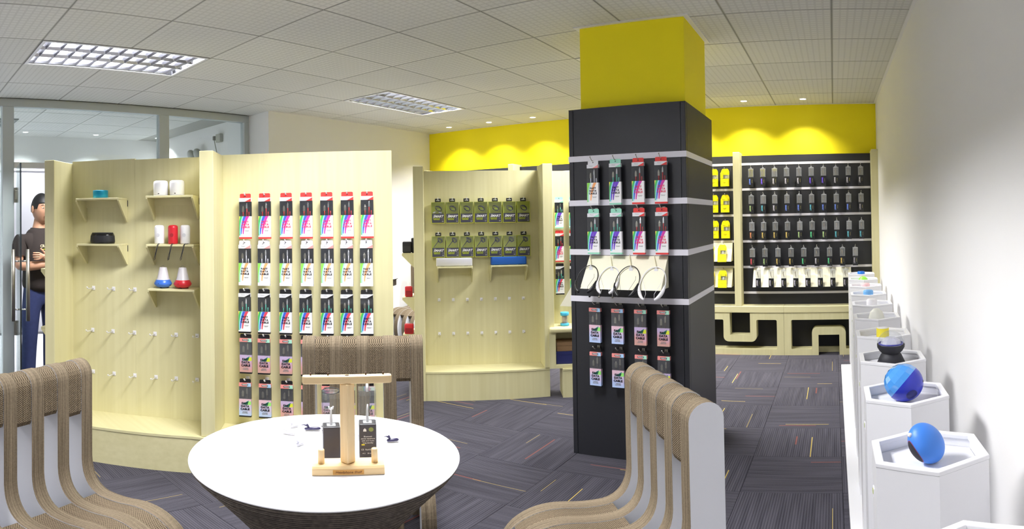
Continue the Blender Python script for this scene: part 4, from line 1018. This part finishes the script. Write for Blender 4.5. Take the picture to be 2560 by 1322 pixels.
# 1 tilted blue egg with black face
t = onp(0, 'egg_speaker', 'blue egg-shaped speaker with dark oval grille, tipped on its pedestal', dx=-.005, dy=-.005)
rot = Matrix.Rotation(R(-42), 3, 'Z') @ Matrix.Rotation(R(-30), 3, 'Y')
part('body', MB().ball((0, 0, .050), .037, .046, .053, n=36, m=24, rot=rot), M('soft_blue_plastic', (62, 128, 222), .45), t)
fm = MB(); rg = MB(); v = []; N = 28
nrm = (rot @ Vector((-.72, -.55, -.22))).normalized()
def surf(a, e):   # point of the ellipsoid in direction (a,e) of its own frame
    q = Vector((.037 * a.x, .046 * a.y, .053 * a.z)); return (rot @ q) * e + Vector((0, 0, .050))
ri = rot.inverted(); cdir = (ri @ Vector((-.78, -.55, -.30))).normalized(); ux = cdir.cross(Vector((0, 0, 1))).normalized(); uz = cdir.cross(ux) * -1
for mb_, e, a0, a1, rings in ((fm, 1.012, 0, 1, 6), (rg, 1.009, .98, 1.09, 2)):
    vv = []; ff_ = []
    for i in range(rings + 1):
        f_ = a0 + (a1 - a0) * i / rings
        for k in range(N):
            a = 2 * PI * k / N; d_ = (cdir + ux * (.40 * f_ * math.cos(a)) + uz * (.68 * f_ * math.sin(a))).normalized(); vv.append(surf(d_, e))
    for i in range(rings):
        for k in range(N): k2 = (k + 1) % N; ff_.append((i * N + k, i * N + k2, (i + 1) * N + k2, (i + 1) * N + k))
    mb_.add(vv, ff_, 0, True)
part('grille', fm, M('dark_speaker_mesh', (44, 44, 52), .7, noise=.5, scale=900), t); part('grille_ring', rg, M('magenta_ring', (150, 50, 110), .4), t)
d_ = (cdir + uz * 1.25 + ux * -.25).normalized(); part('button', MB().ball(surf(d_, 1.0), .006, .006, .006, n=12, m=8), WHITEP, t)
# 2 faceted ball
t = onp(1, 'ball_speaker', 'ball speaker half clear faceted blue and half deep blue', dx=-.004)
rot2 = Matrix.Rotation(R(-50), 3, 'Y') @ Matrix.Rotation(R(-15), 3, 'X')
m = MB(); m.ball((0, 0, 0), .062, n=18, m=14); 
def half(top, nm, mt, n=26, mm=16, smooth=True, r=.062):
    q = MB(); vv = []; ff_ = []
    for i in range(mm + 1):
        th = (PI / 2) * i / mm
        for k in range(n):
            a = 2 * PI * k / n; z_ = math.sin(th) * (1 if top else -1); c_ = math.cos(th); vv.append(rot2 @ Vector((r * c_ * math.cos(a), r * c_ * math.sin(a), r * z_)) + Vector((0, 0, .0632)))
    for i in range(mm):
        for k in range(n): k2 = (k + 1) % n; ff_.append((i * n + k, i * n + k2, (i + 1) * n + k2, (i + 1) * n + k))
    q.add(vv, ff_, 0, smooth); return part(nm, q, mt, t)
half(True, 'faceted_cap', M('glossy_sky_plastic', (76, 150, 226), .08, coat=1), 14, 5, False, .0625)
half(False, 'lower_shell', M('deep_blue_plastic', (36, 50, 186), .25))
lo_ = rot2 @ Vector((.35, -.80, -.52)).normalized()
g_ = part('speaker_holes', MB().lathe([(0, 0), (.018, 0), (.018, .0012), (0, .0014)], 20), M('navy_grille', (26, 30, 110), .5, noise=.7, scale=500), t)
dirn = Vector((.30, -.86, -.42)).normalized(); g_.location = Vector((0, 0, .0632)) + dirn * .0605; g_.rotation_mode = 'QUATERNION'; g_.rotation_quaternion = dirn.to_track_quat('Z', 'Y')
dirn = Vector((.93, -.30, .12)).normalized(); g_ = part('socket', MB().box(-.004, -.003, 0, .004, .003, .0015), BLACKM, t); g_.location = Vector((0, 0, .0632)) + dirn * .0612; g_.rotation_mode = 'QUATERNION'; g_.rotation_quaternion = dirn.to_track_quat('Z', 'Y')
# 3 disco light
t = onp(2, 'disco_light', 'black disco light with clear glittering dome', 'lamp', dx=-.002)
part('base', MB().lathe([(0, 0), (.056, 0), (.058, .003), (.042, .040), (.036, .048)], 40, closed=False), M('black_rubber', (36, 36, 44), .6), t)
part('bowl', MB().lathe([(.036, .048), (.046, .058), (.054, .072), (.055, .084)], 40, closed=False), MATS['black_rubber'], t)
part('lens_core', MB().lathe([(0, .078), (.044, .080), (.036, .100), (.020, .112), (0, .115)], 12, smooth=False), M('silver_facets', (214, 214, 232), .2, metal=.3), t)
part('blue_ring', MB().lathe([(.046, .084), (.049, .084), (.049, .090), (.046, .090)], 32, closed=False), M('blue_led_ring', (44, 50, 170), .3), t)
part('clear_dome', MB().lathe([(.055 * math.cos(R(a)), .084 + .055 * math.sin(R(a))) for a in range(0, 91, 15)], 16, smooth=False, closed=False), CLEARH, t)
# 4..10
t = onp(3, 'slant_speaker', 'yellow slant-topped drum speaker', rz=.3); part('body', MB().prism([(x, y) for x, y in [(.030 * math.cos(R(a)), .030 * math.sin(R(a))) for a in range(0, 360, 12)]], 0, .056, 'z'), M('yellow_plastic', (244, 228, 70), .4), t); part('top_plate', MB().lathe([(0, 0), (.028, 0), (.026, .003), (0, .003)], 30), WHITEP, t, (0, 0, .056))
t = onp(4, 'dome_speaker', 'tall white frosted dome lamp', 'lamp'); part('shell', MB().lathe([(0, 0), (.046, 0), (.047, .006), (.043, .03), (.034, .055), (.018, .072), (0, .076)], 32), M('warm_white_silicone', (226, 226, 216), .4), t); part('foot_ring', MB().lathe([(.03, -.0005), (.047, -.0005), (.047, .003)], 32, closed=False), WHITEP, t)
for i, nm, lab, r_, h_, col_ in ((5, 'drum_speaker', 'plain white drum speaker on a pedestal', .034, .055, (232, 230, 234)), (6, 'drum_speaker', 'sky-blue drum speaker on a pedestal', .036, .052, (110, 170, 226)), (7, 'drum_speaker', 'pale pink drum speaker on a pedestal', .036, .046, (238, 196, 200))):
    t = onp(i, nm, lab); part('body', cyl(r_, h_, .004), M(lab.split()[0] + '_body_%d' % i, col_, .35), t); part('top_plate', MB().lathe([(0, h_ + .0004), (r_ * .86, h_ + .0004), (r_ * .84, h_ + .002), (0, h_ + .002)], 28), M('plate_%d' % i, tuple(int(c * .96) for c in col_), .5), t)
t = onp(8, 'dome_speaker', 'bright green half-ball speaker'); part('shell', MB().lathe([(0, 0), (.044, 0), (.046, .004)] + [(.046 * math.cos(R(a)), .004 + .050 * math.sin(R(a))) for a in range(10, 91, 10)], 16, smooth=False), M('fresh_green', (142, 222, 72), .35), t); part('base_ring', MB().lathe([(.0, -.0004), (.045, -.0004), (.0465, .004)], 28, closed=False), M('white_green', (190, 236, 150), .4), t)
t = onp(9, 'drum_speaker', 'deep blue drum speaker on the farthest pedestal'); part('body', cyl(.036, .050, .004), M('deep_blue_body', (20, 110, 210), .35), t); part('top_plate', MB().lathe([(0, .0504), (.031, .0504), (.030, .052), (0, .052)], 28), M('deep_blue_plate', (30, 90, 180), .4), t)

# ------------------------------------------------------------------ corrugated cardboard chairs
def bez(p0, p1, p2, n=6):
    return [((1 - t) ** 2 * p0[0] + 2 * (1 - t) * t * p1[0] + t * t * p2[0], (1 - t) ** 2 * p0[1] + 2 * (1 - t) * t * p1[1] + t * t * p2[1]) for t in [i / n for i in range(1, n + 1)]]
CHT = .92
top_arc = [(.0545 - .0545 * math.cos(R(a)), CHT - .055 + .055 * math.sin(R(a))) for a in range(0, 181, 15)]
front_line = [(.109, .84), (.108, .52)] + bez((.108, .52), (.112, .40), (.20, .383), 8) + bez((.20, .383), (.27, .376), (.34, .388), 4) + bez((.34, .388), (.45, .40), (.52, .330), 8) + bez((.52, .33), (.585, .26), (.57, .12), 7) + [(.545, 0)]
inner_line = [(.475, 0)] + bez((.475, 0), (.53, .20), (.43, .275), 7) + bez((.43, .275), (.36, .31), (.22, .275), 5) + bez((.22, .275), (.13, .25), (.105, .12), 6) + [(.10, 0)]
prof = [(0, 0)] + top_arc + front_line + inner_line
RWD, GAP = .057, .065
def rib_mesh():
    m = MB(); n = len(prof)
    v = [(x, -RWD / 2, z) for x, z in prof] + [(x, RWD / 2, z) for x, z in prof]
    m.add(v, [(i, (i + 1) % n, (i + 1) % n + n, i + n) for i in range(n)], 0, False)
    # side faces triangulated
    from mathutils.geometry import tessellate_polygon
    tr = tessellate_polygon([[Vector((x, 0, z)) for x, z in prof]])
    m.add([(x, -RWD / 2, z) for x, z in prof], [tuple(t_) for t_ in tr], 1); m.add([(x, RWD / 2, z) for x, z in prof], [tuple(t_)[::-1] for t_ in tr], 1)
    return m.mesh('rib', [CARD, WHITEC])
RIB = rib_mesh()
def spacer_mesh(poly, name):
    m = MB(); n = len(poly); v = [(x, -GAP / 2 + .0003, z) for x, z in poly] + [(x, GAP / 2 - .0003, z) for x, z in poly]
    m.add(v, [(i, (i + 1) % n, (i + 1) % n + n, i + n) for i in range(n)], 0, False)
    from mathutils.geometry import tessellate_polygon
    tr = tessellate_polygon([[Vector((x, 0, z)) for x, z in poly]])
    m.add([(x, -GAP / 2 + .0003, z) for x, z in poly], [tuple(t_) for t_ in tr], 0); m.add([(x, GAP / 2 - .0003, z) for x, z in poly], [tuple(t_)[::-1] for t_ in tr], 0)
    return m.mesh(name, CARDX)
TOPS = []
for zb in (.735, .72, .735, .705): TOPS.append(spacer_mesh([(.002, zb + .012), (.002, CHT - .06)] + [(x * .97 + .0015, z - .003) for x, z in top_arc[1:-1]] + [(.107, CHT - .06), (.107, zb + .02), (.10, zb + .004), (.085, zb), (.015, zb)], 'top_spacer'))
seat_top = [p for p in front_line if p[0] > .17 and p[0] < .53 and p[1] > .32]
SEATS = spacer_mesh([(x, z - .003) for x, z in seat_top] + [(.50, .290), (.43, .29), (.34, .305), (.24, .31), (.19, .335)], 'seat_spacer')
def chair(label, x, y, rz, group='corrugated card chairs'):
    t = thing('cardboard_chair', label, 'chair', (x, y, 0), rz, group); p = RWD + GAP
    for k in range(5): link('rib', RIB, t, (0, (k - 2) * p, 0))
    for k in range(4):
        link('top_spacer', TOPS[k], t, (0, (k - 1.5) * p, 0)); link('seat_spacer', SEATS, t, (0, (k - 1.5) * p, 0))
    return t
WCH = 5 * RWD + 4 * GAP
def chair_at(label, end, facing, right_end=True):
    """end: plan point of the front edge of the rib at local +y; facing: unit vector"""
    f = Vector(facing).normalized(); s = Vector((-f.y, f.x)); e = Vector(end) - s * (WCH / 2) - f * .058
    return chair(label, e.x, e.y, math.atan2(f.y, f.x))
chair_at('corrugated card chair cut off by the left edge, facing the round table', (-2.206, .699), (.887, .462))
chair_at('corrugated card chair with a white end panel in front of the black column', (-.362, 1.605), (-.78, -.626))
chair_at('corrugated card chair behind the round table, before the cable boxes', (-1.755, 2.105), (.707, -.707))
chair('distant corrugated card chair by the white wall, left of the middle stand', -4.64, 5.80, R(-90))
# ------------------------------------------------------------------ round tables
def round_table(x, y, label, r=.385, h=.75, N=34):
    t = thing('round_table', label, 'table', (x, y, 0), 0, 'round white tables on ringed card bases')
    part('tabletop', MB().lathe([(0, h - .0045), (r - .001, h - .0045), (r, h - .0035), (r, h - .001), (r - .0012, h), (0, h)], 120), M('gloss_white_top', (244, 244, 248), .25), t)
    pr = [(0, .0), (.20, .0)]
    for i in range(N):
        u = i / (N - 1); zz0 = (h - .013) * i / N; zz1 = (h - .013) * (i + 1) / N
        if u < .45: rr = .20 - .085 * math.sin(PI * u / .9)
        else: rr = .115 + (r - .018 - .115) * ((u - .45) / .55) ** 1.35
        pr += [(rr, zz0 + .0005), (rr, zz1 - .0005)]
    pr[1] = (pr[2][0], 0); pr += [(r - .020, h - .0125), (r - .003, h - .0125), (r - .003, h - .0048), (0, h - .0048)]
    part('ringed_base', MB().lathe(pr, 72, smooth=False), CARDR, t)
    return t
round_table(-1.297, 1.113, 'round white-topped table on a flared card base, in front')
round_table(-4.51, 4.51, 'distant round white-topped table by the white wall', .33, .85, 13)

# ------------------------------------------------------------------ things on the round table
TT = .7508
ST = Vector((.66, .751)).normalized(); SA = math.atan2(ST.y, ST.x); SN = Vector((ST.y, -ST.x)); SC0 = Vector((-1.127, 1.050))
def onst(x, y): q = SC0 + ST * x - SN * y; return (q.x, q.y, TT)
t = thing('headphone_stand', 'T-shaped light pine headphone stand with two pegs on the round table', 'stand', onst(0, 0), SA)
part('base', MB().prism([(0, 0), (0, .020), (.006, .027), (.066, .027), (.072, .020), (.072, 0)], -.094, .094, 'x'), PINE, t, bevel=.0015)
pm = MB().prism([(.021, 0), (0, .021), (-.021, 0), (0, -.021)], .027, .262, 'z'); part('post', pm, PINEZ, t, (0, .036, 0), bevel=.004)
bar = MB().prism([(-.118, .004), (-.112, 0), (.112, 0), (.118, .004), (.118, .022), (.112, .026), (-.112, .026), (-.118, .022)], .262, .284, 'z')
part('crossbar', bar, PINE, t, (0, .023, 0), bevel=.003)
for x in (-.096, -.05, .05, .096): part('notch', MB().box(x - .0018, .036, .2838, x + .0018, .045, .2905), M('dark_notch', (70, 50, 36), .8), t)
part('screw', MB().lathe([(0, 0), (.0055, 0), (.0055, .0008), (0, .0008)], 16), MATS['dark_notch'], t, (0, .036, .2838))
for x in (-.070, .070): part('peg', MB().lathe([(0, .0265), (.0085, .0265), (.0085, .068), (.007, .070), (0, .070)], 24), PINEZ, t, (x, .030, 0))
pl_ = part('name_plate', MB().box(-.040, -.0012, .0035, .040, 0, .0175), M('orange_plate', (196, 142, 62), .45, noise=.15, scale=200), t)
text('plate_lettering', 'Headphone Shelf', .0098, pl_, (0, -.0014, .0105), M('brown_ink', (120, 76, 30), .5), shear=.2, bold=.0001)
def earphone_carton(x, y, label, hb, kind, rz=0):
    t = thing('earphone_carton', label, 'earphone box', onst(x, y), SA + rz, 'clear-topped earphone cartons'); w = .024
    part('carton', MB().cbox(-w, -w, 0, w, w, hb, .003), M('graphite_carton', (58, 56, 64), .4), t)
    part('top_print', MB().box(-.012, -.012, hb, .012, .012, hb + .0004), PR['white'], t)
    if kind:
        part('seal', MB().lathe([(0, 0), (.0068, 0), (.0068, .0005), (0, .0005)], 20, smooth=False), M('olive_seal', (130, 140, 70), .4), t, (.009, -w - .0001, hb - .016)).rotation_euler = (PI / 2, 0, 0)
        part('half_badge', MB().prism([(-.013, hb - .022), (-.004, hb - .022), (-.0045, hb - .016), (-.0085, hb - .012), (-.0125, hb - .016)], -w - .0005, -w, 'y'), PR['white'], t)
        text('small_print', 'Bluetooth\nstereo earphone\ncalls and music\nlong standby', .0058, t, (0, -w - .0006, hb - .048), PR['white'], line=1.15)
        part('yellow_mark', MB().box(-.018, -w - .0005, hb - .066, -.009, -w, hb - .062), PR['yellow'], t)
        text('spec_print', 'CE  RoHS  FC', .0066, t, (0, -w - .0006, hb - .080), PR['white'])
        text('spec_print', 'v4.1   50 mAh', .0056, t, (0, -w - .0006, hb - .092), PR['white'])
    part('clear_cap', MB().box(-w, -w, hb, -w + .0008, w, hb + .104).box(w - .0008, -w, hb, w, w, hb + .104).box(-w, -w, hb, w, -w + .0008, hb + .104).box(-w, w - .0008, hb, w, w, hb + .104).box(-w, -w, hb + .1032, w, w, hb + .104), CLEAR, t)
    part('cap_rim', MB().box(-w - .0003, -w - .0003, hb + .088, w + .0003, -w, hb + .104).box(-w - .0003, w, hb + .088, w + .0003, w + .0003, hb + .104), CLEARH, t)
    if kind: part('hook_tab', MB().tube([(0, .012, hb + .095), (0, .006, hb + .110), (0, -.004, hb + .118), (0, -.012, hb + .112), (0, -.014, hb + .098)], .0035, 8), WHITEP, t)
    else: part('cord_loop', MB().tube([(.0235 * math.cos(R(a)), .0235 * math.sin(R(a)), hb + .106 + .003 * math.sin(R(a))) for a in range(0, 361, 15)], .0014, 6), BLACK, t)
    em = MB(); em.tube([(0, 0, hb), (0, 0, hb + .035), (.001, 0, hb + .055)], [.0045, .003, .0022], 8)
    if not kind: em.tube([(-.006, 0, hb + .058), (-.005, 0, hb + .050), (0, 0, hb + .046), (.005, 0, hb + .050), (.006, 0, hb + .058)], .0022, 8)
    part('earphone', em, WHITEP, t)
earphone_carton(-.043, .138, 'clear-topped carton with black cord loop behind the post of the headphone stand', .105, 0, .05)
earphone_carton(.059, .138, 'clear-topped carton with white hook and printed back, right of the post', .112, 1, -.02)
def clip(x, y, rz, mt, label, big=1.):
    t = thing('clip_earphone', label, 'earphone', (x, y, TT), rz, 'small earphones on the round table')
    part('body', MB().tube([(-.026 * big, 0, .006), (-.022 * big, 0, .0065), (.02 * big, 0, .0075), (.026 * big, 0, .007)], [.003, .0062, .0066, .003], 10, flat=.8), mt, t)
    part('ear_tip', MB().tube([(-.012 * big, 0, .010), (-.016 * big, .0, .018), (-.020 * big, .0, .021)], [.003, .0042, .0055], 10), mt, t)
    part('ear_hook', MB().tube([(-.016 * big, 0, .016), (-.028 * big, 0, .021), (-.036 * big, .0, .019)], [.003, .0018, .0010], 8), mt, t)
NAVY = M('dark_violet_plastic', (44, 38, 74), .3)
clip(-1.478, 1.222, R(48), NAVY, 'largest black clip earphone, left of the cartons')
clip(-1.432, 1.240, R(15), NAVY, 'small black earphone with two tips, beside the left carton', .55)
clip(-1.540, 1.196, R(75), WHITEP, 'white earphone farthest left on the round table', .6)
clip(-1.495, 1.140, R(30), WHITEP, 'white earphone lying in front of the black clip earphone', .9)
clip(-1.395, 1.105, R(100), M('clear_white', (226, 226, 238), .15), 'translucent earphone nearest the camera on the round table', .6)
clip(-1.378, 1.235, R(60), NAVY, 'black earphone peeping out left of the left carton', .6)
clip(-1.222, 1.322, R(50), NAVY, 'black earphone peeping out right of the printed carton', .7)
clip(-1.300, 1.268, R(30), MATS['clear_white'], 'translucent earphone between the post and the printed carton', .5)

# ------------------------------------------------------------------ wall bits behind the glass
t = thing('emergency_lamp', 'twin-headed emergency lamp on the side wall behind the glass', 'lamp', (-6.50, RY - .03, 2.30))
part('bracket', MB().cbox(-.10, -.01, -.05, .16, .03, .02, .006), WHITEP, t)
for x in (-.12, .04): part('lamp_head', MB().lathe([(0, 0), (.045, 0), (.058, .02), (.060, .045), (.050, .06), (0, .062)], 28), M('grey_lamp_head', (150, 152, 148), .3), t, (x, -.02, .03)).rotation_euler = (PI / 2 + .2, 0, 0)
t = thing('wall_socket_box', 'grey socket box with dangling lead high on the side wall behind the glass', 'socket', (-6.02, RY - .02, 2.46))
part('box', MB().cbox(-.05, -.025, -.05, .05, .02, .05, .005), M('grey_box', (168, 168, 156), .5), t)
part('plug', MB().cbox(-.085, -.045, -.02, -.052, .0, .03, .004), M('grey_box_dark', (120, 118, 110), .5), t)
part('lead', MB().tube([(-.07, -.03, -.02), (-.065, -.02, -.08), (-.05, -.01, -.16), (-.07, -.01, -.26), (-.13, -.01, -.32), (-.30, -.01, -.34)], .006, 8), MATS['grey_box'], t)
t = thing('air_vent', 'dark louvred ceiling vent in the room behind the glass', 'vent', (-6.75, 1.18, CEIL - .001))
part('vent_frame', MB().box(-.28, -.14, -.008, .28, .14, 0), M('vent_grey', (96, 100, 100), .5), t)
for k in range(6): part('slat', MB().box(-.25, -.115 + .042 * k, -.014, .25, -.10 + .042 * k, -.008), M('vent_slat', (150, 154, 152), .5), t)
t = struct('door_2', MB().box(FX, .9, 0, FX + .03, 3.3, 2.16), M('off_white_door', (214, 214, 222), .5))
part('door_frame', MB().box(FX, .84, 0, FX + .045, .90, 2.22).box(FX, 3.3, 0, FX + .045, 3.36, 2.22).box(FX, .84, 2.16, FX + .045, 3.36, 2.22), WHITE, t)

# ------------------------------------------------------------------ the man standing behind the glass door
def skinned(name, pts, edges, mats, parent, levels=2, root=0):
    """pts: list of (x,y,z,rx,ry)"""
    me = bpy.data.meshes.new(name); me.from_pydata([p[:3] for p in pts], edges, []); me.materials.append(mats)
    o = link(name, me, parent); sk = o.modifiers.new('skin', 'SKIN'); sk.use_smooth_shade = True; sk.branch_smoothing = .6
    for i, p in enumerate(pts):
        v = me.skin_vertices[0].data[i]; v.radius = (p[3], p[4]); v.use_root = (i == root)
    sb = o.modifiers.new('sub', 'SUBSURF'); sb.levels = levels; sb.render_levels = levels
    dg = bpy.context.evaluated_depsgraph_get(); m2 = bpy.data.meshes.new_from_object(o.evaluated_get(dg)); bpy.data.objects.remove(o)
    m2.name = name
    for p in m2.polygons: p.use_smooth = True
    return m2
SKIN = M('skin_tone', (196, 148, 120), .5, noise=.04, scale=12); SHIRT = M('dark_brown_cotton', (50, 42, 40), .9, noise=.1, scale=60)
JEANS = M('blue_denim', (38, 48, 92), .85, noise=.25, scale=30); HAIR = M('black_hair', (16, 15, 17), .55, noise=.3, scale=120)
man = thing('person', 'man with short black hair, dark T-shirt and jeans, arms crossed, by the glass door', 'person', (-5.19, 1.246, -.003), R(14)); man.scale = (1.0, .95, 1.0)
# local frame: +x is where he faces, +y his left, z up
S = 1.0
body = [(0, 0, .90, .13, .16), (0, 0, 1.02, .125, .15), (.015, 0, 1.16, .125, .155), (.01, 0, 1.30, .12, .165), (0, 0, 1.39, .085, .10), (0, 0, 1.455, .062, .062), (.012, 0, 1.51, .058, .058), (.03, 0, 1.56, .06, .06)]
be = [(i, i + 1) for i in range(7)]
def arm(sy, over):
    sh = (-.01, sy * .180, 1.325); el = (.06, sy * .255, 1.085)
    wr = (.235, sy * (-.02), 1.13 + over) ; hd = (.225, -sy * .105, 1.15 + over)
    return [sh + (.062, .062), (.01, sy * .222, 1.22, .054, .054), el + (.047, .047), (.15, sy * .16, 1.10 + over * .6, .044, .044), wr + (.032, .034), hd + (.030, .022)]
k0 = len(body)
for sy, ov in ((1, .03), (-1, -.015)):
    a = arm(sy, ov); o_ = len(body); body += a; be += [(3, o_)] + [(o_ + i, o_ + i + 1) for i in range(5)]
for sy in (1, -1):
    o_ = len(body); body += [(0, sy * .095, .80, .095, .095), (.012, sy * .105, .62, .078, .078), (.012, sy * .108, .48, .060, .060), (-.005, sy * .112, .30, .056, .056), (-.015, sy * .115, .10, .042, .042), (.04, sy * .12, .045, .04, .035), (.13, sy * .13, .035, .04, .028)]
    be += [(0, o_)] + [(o_ + i, o_ + i + 1) for i in range(6)]
bm_ = skinned('body', body, be, SKIN, man); bo = link('body', bm_, man)
# head: one lathed and shaped surface
hm = MB(); N, Mm = 36, 28; vv = []; ff_ = []
for i in range(Mm + 1):
    th = PI * i / Mm; z_ = -math.cos(th)
    for k in range(N):
        a = 2 * PI * k / N; c_, s_ = math.cos(a), math.sin(a)
        rx, ry = .098, .081
        if z_ < 0: ry *= 1 - .20 * (-z_) ** 1.5; rx *= 1 - .06 * (-z_)
        x, y, zz = rx * math.sin(th) * c_, ry * math.sin(th) * s_, z_ * .122
        if c_ > 0:
            fx = c_ ** 6; w0 = math.exp(-(y / .017) ** 2)
            x += .020 * w0 * math.exp(-((zz + .022) / .018) ** 2) + .010 * w0 * math.exp(-((zz - .002) / .02) ** 2)       # nose
            x -= .008 * (math.exp(-((abs(y) - .031) / .014) ** 2)) * math.exp(-((zz - .012) / .011) ** 2)                 # eye sockets
            x += .006 * math.exp(-(y / .045) ** 2) * math.exp(-((zz - .034) / .012) ** 2)                                  # brow
            x += .007 * math.exp(-(y / .022) ** 2) * math.exp(-((zz + .058) / .010) ** 2) + .008 * math.exp(-(y / .03) ** 2) * math.exp(-((zz + .092) / .016) ** 2)
        vv.append((x, y, zz))
for i in range(Mm):
    for k in range(N): k2 = (k + 1) % N; ff_.append((i * N + k, i * N + k2, (i + 1) * N + k2, (i + 1) * N + k))
hm.add(vv, ff_, 0, True)
hd = part('head', hm, SKIN, man, (.036, 0, 1.588)); hd.rotation_euler = (0, R(3), R(0)); hd.scale = (1.1, 1.04, 1.1)
for sy in (1, -1):
    part('ear', MB().ball((0, 0, 0), .019, .008, .031, n=14, m=10), SKIN, hd, (-.006, sy * .087, -.004))
    e = part('eye', MB().ball((0, 0, 0), .0085, .0125, .0034, n=14, m=10), M('eye_white', (220, 214, 208), .2), hd, (.0815, sy * .031, .011))
    part('eyebrow', MB().tube([(.088, sy * .016, .030), (.088, sy * .032, .035), (.078, sy * .050, .031)], [.002, .0034, .0015], 6), HAIR, hd)
    part('iris', MB().ball((.0880, sy * .030, .011), .0035, .0052, .0036, n=10, m=8), BLACK, hd)
part('mouth', MB().tube([(.086, -.022, -.056), (.094, -.008, -.0545), (.095, 0, -.0555), (.094, .008, -.0545), (.086, .022, -.056)], [.0015, .0042, .0045, .0042, .0015], 8), M('lip_tone', (168, 108, 94), .5), hd)
hr = MB(); vv = []; ff_ = []
for i in range(17):
    for k in range(N):
        a = 2 * PI * k / N; c_, s_ = math.cos(a), math.sin(a); low = .020 if c_ > .55 else (.004 if c_ > .1 else -.026)
        low = .046 if c_ > .62 else low
        th0 = math.acos(max(-1, min(1, low / .128))); th = th0 * i / 16; r_ = 1.07 + .012 * math.sin(5 * a) + .006 * math.sin(17 * a + i)
        vv.append((.098 * r_ * math.sin(th) * c_ - .002, .082 * r_ * math.sin(th) * s_, .130 * math.cos(th)))
for i in range(16):
    for k in range(N): k2 = (k + 1) % N; ff_.append((i * N + k, i * N + k2, (i + 1) * N + k2, (i + 1) * N + k))
hr.add(vv, ff_, 0, True); h_ = part('hair', hr, HAIR, hd); so = h_.modifiers.new('t', 'SOLIDIFY'); so.thickness = .008
# hands tucked against the upper arms: palm, four fingers and a thumb each
for sy, ov in ((1, .03), (-1, -.015)):
    hx, hy, hz = .225, -sy * .105, 1.15 + ov
    hn = [(hx + .01, hy + sy * .05, hz - .005, .026, .016), (hx, hy, hz, .036, .016)]; he = [(0, 1)]
    for f_ in range(4):
        o_ = len(hn); zf = hz + .027 - .018 * f_; L_ = (.034, .038, .036, .029)[f_]
        hn += [(hx, hy - sy * .018, zf, .0088, .0085), (hx - .008, hy - sy * (.02 + L_), zf, .0082, .008), (hx - .030, hy - sy * (.026 + L_ * 1.3), zf, .0072, .0072)]; he += [(1, o_), (o_, o_ + 1), (o_ + 1, o_ + 2)]
    o_ = len(hn); hn += [(hx + .008, hy + sy * .022, hz + .034, .0105, .0105), (hx + .006, hy + sy * .0, hz + .056, .0095, .0095), (hx, hy - sy * .014, hz + .066, .0082, .0082)]; he += [(0, o_), (o_, o_ + 1), (o_ + 1, o_ + 2)]
    link('hand', skinned('hand', hn, he, SKIN, man, 1), man)
sh = [(0, 0, .82, .175, .200), (0, 0, .98, .155, .178), (.02, 0, 1.14, .160, .188), (.01, 0, 1.28, .145, .19), (0, 0, 1.375, .118, .150), (0, 0, 1.43, .086, .095)]
se = [(i, i + 1) for i in range(5)]
tm = skinned('t_shirt', sh, se, SHIRT, man)
bt = bmesh.new(); bt.from_mesh(bm_); bt.normal_update()      # shoulders and sleeves follow the body
def sleeve(f): c = f.calc_center_median(); return (c.z > 1.175 and abs(c.y) > .185 and c.x < .14) or (1.20 < c.z < 1.41 and c.x < .14)
bmesh.ops.delete(bt, geom=[f for f in bt.faces if not sleeve(f)], context='FACES')
for v in bt.verts: v.co += v.normal * .014
bt.from_mesh(tm); bt.to_mesh(tm); bt.free()
for p_ in tm.polygons: p_.use_smooth = True
ts = link('t_shirt', tm, man); ts['label'] = 'dark brown printed T-shirt'
jn = [(0, 0, .97, .140, .165), (0, 0, .86, .150, .175)]; je = [(0, 1)]
for sy in (1, -1):
    o_ = len(jn); jn += [(0, sy * .097, .78, .108, .108), (.012, sy * .107, .62, .092, .092), (.012, sy * .110, .47, .078, .078), (-.005, sy * .114, .28, .074, .074), (-.012, sy * .117, .07, .070, .070)]; je += [(1, o_)] + [(o_ + i, o_ + i + 1) for i in range(4)]
js = link('jeans', skinned('jeans', jn, je, JEANS, man), man); js['label'] = 'blue denim jeans'
for sy in (1, -1): part('shoe', oval([(0, 0), (.95, 0), (1, .012), (.98, .035), (.7, .062), (0, .07)], .14, .052), M('dark_shoe', (30, 30, 36), .5), man, (.055, sy * .122, .003))
# print on the chest
for b_, z_, sz_, mt_ in (('CRAZY-ART', 1.262, .034, M('cream_ink', (214, 200, 170), .7)), ('CREW', 1.165, .034, MATS['cream_ink'])):
    text('chest_lettering', b_, sz_, man, (.152, .015, z_), mt_, rot=(0, 0, R(90)), bold=.0012)
part('chest_emblem', MB().tube([(.156, -.055, 1.232), (.158, -.035, 1.236), (.158, -.015, 1.208), (.158, .01, 1.206), (.157, .03, 1.228), (.152, .06, 1.224)], .0042, 6), M('acid_yellow_ink', (206, 220, 40), .6), man)
for o in COL.objects:   # stray mark-up guards: only top-level things carry a category
    if o.parent and 'category' in o: del o['category']
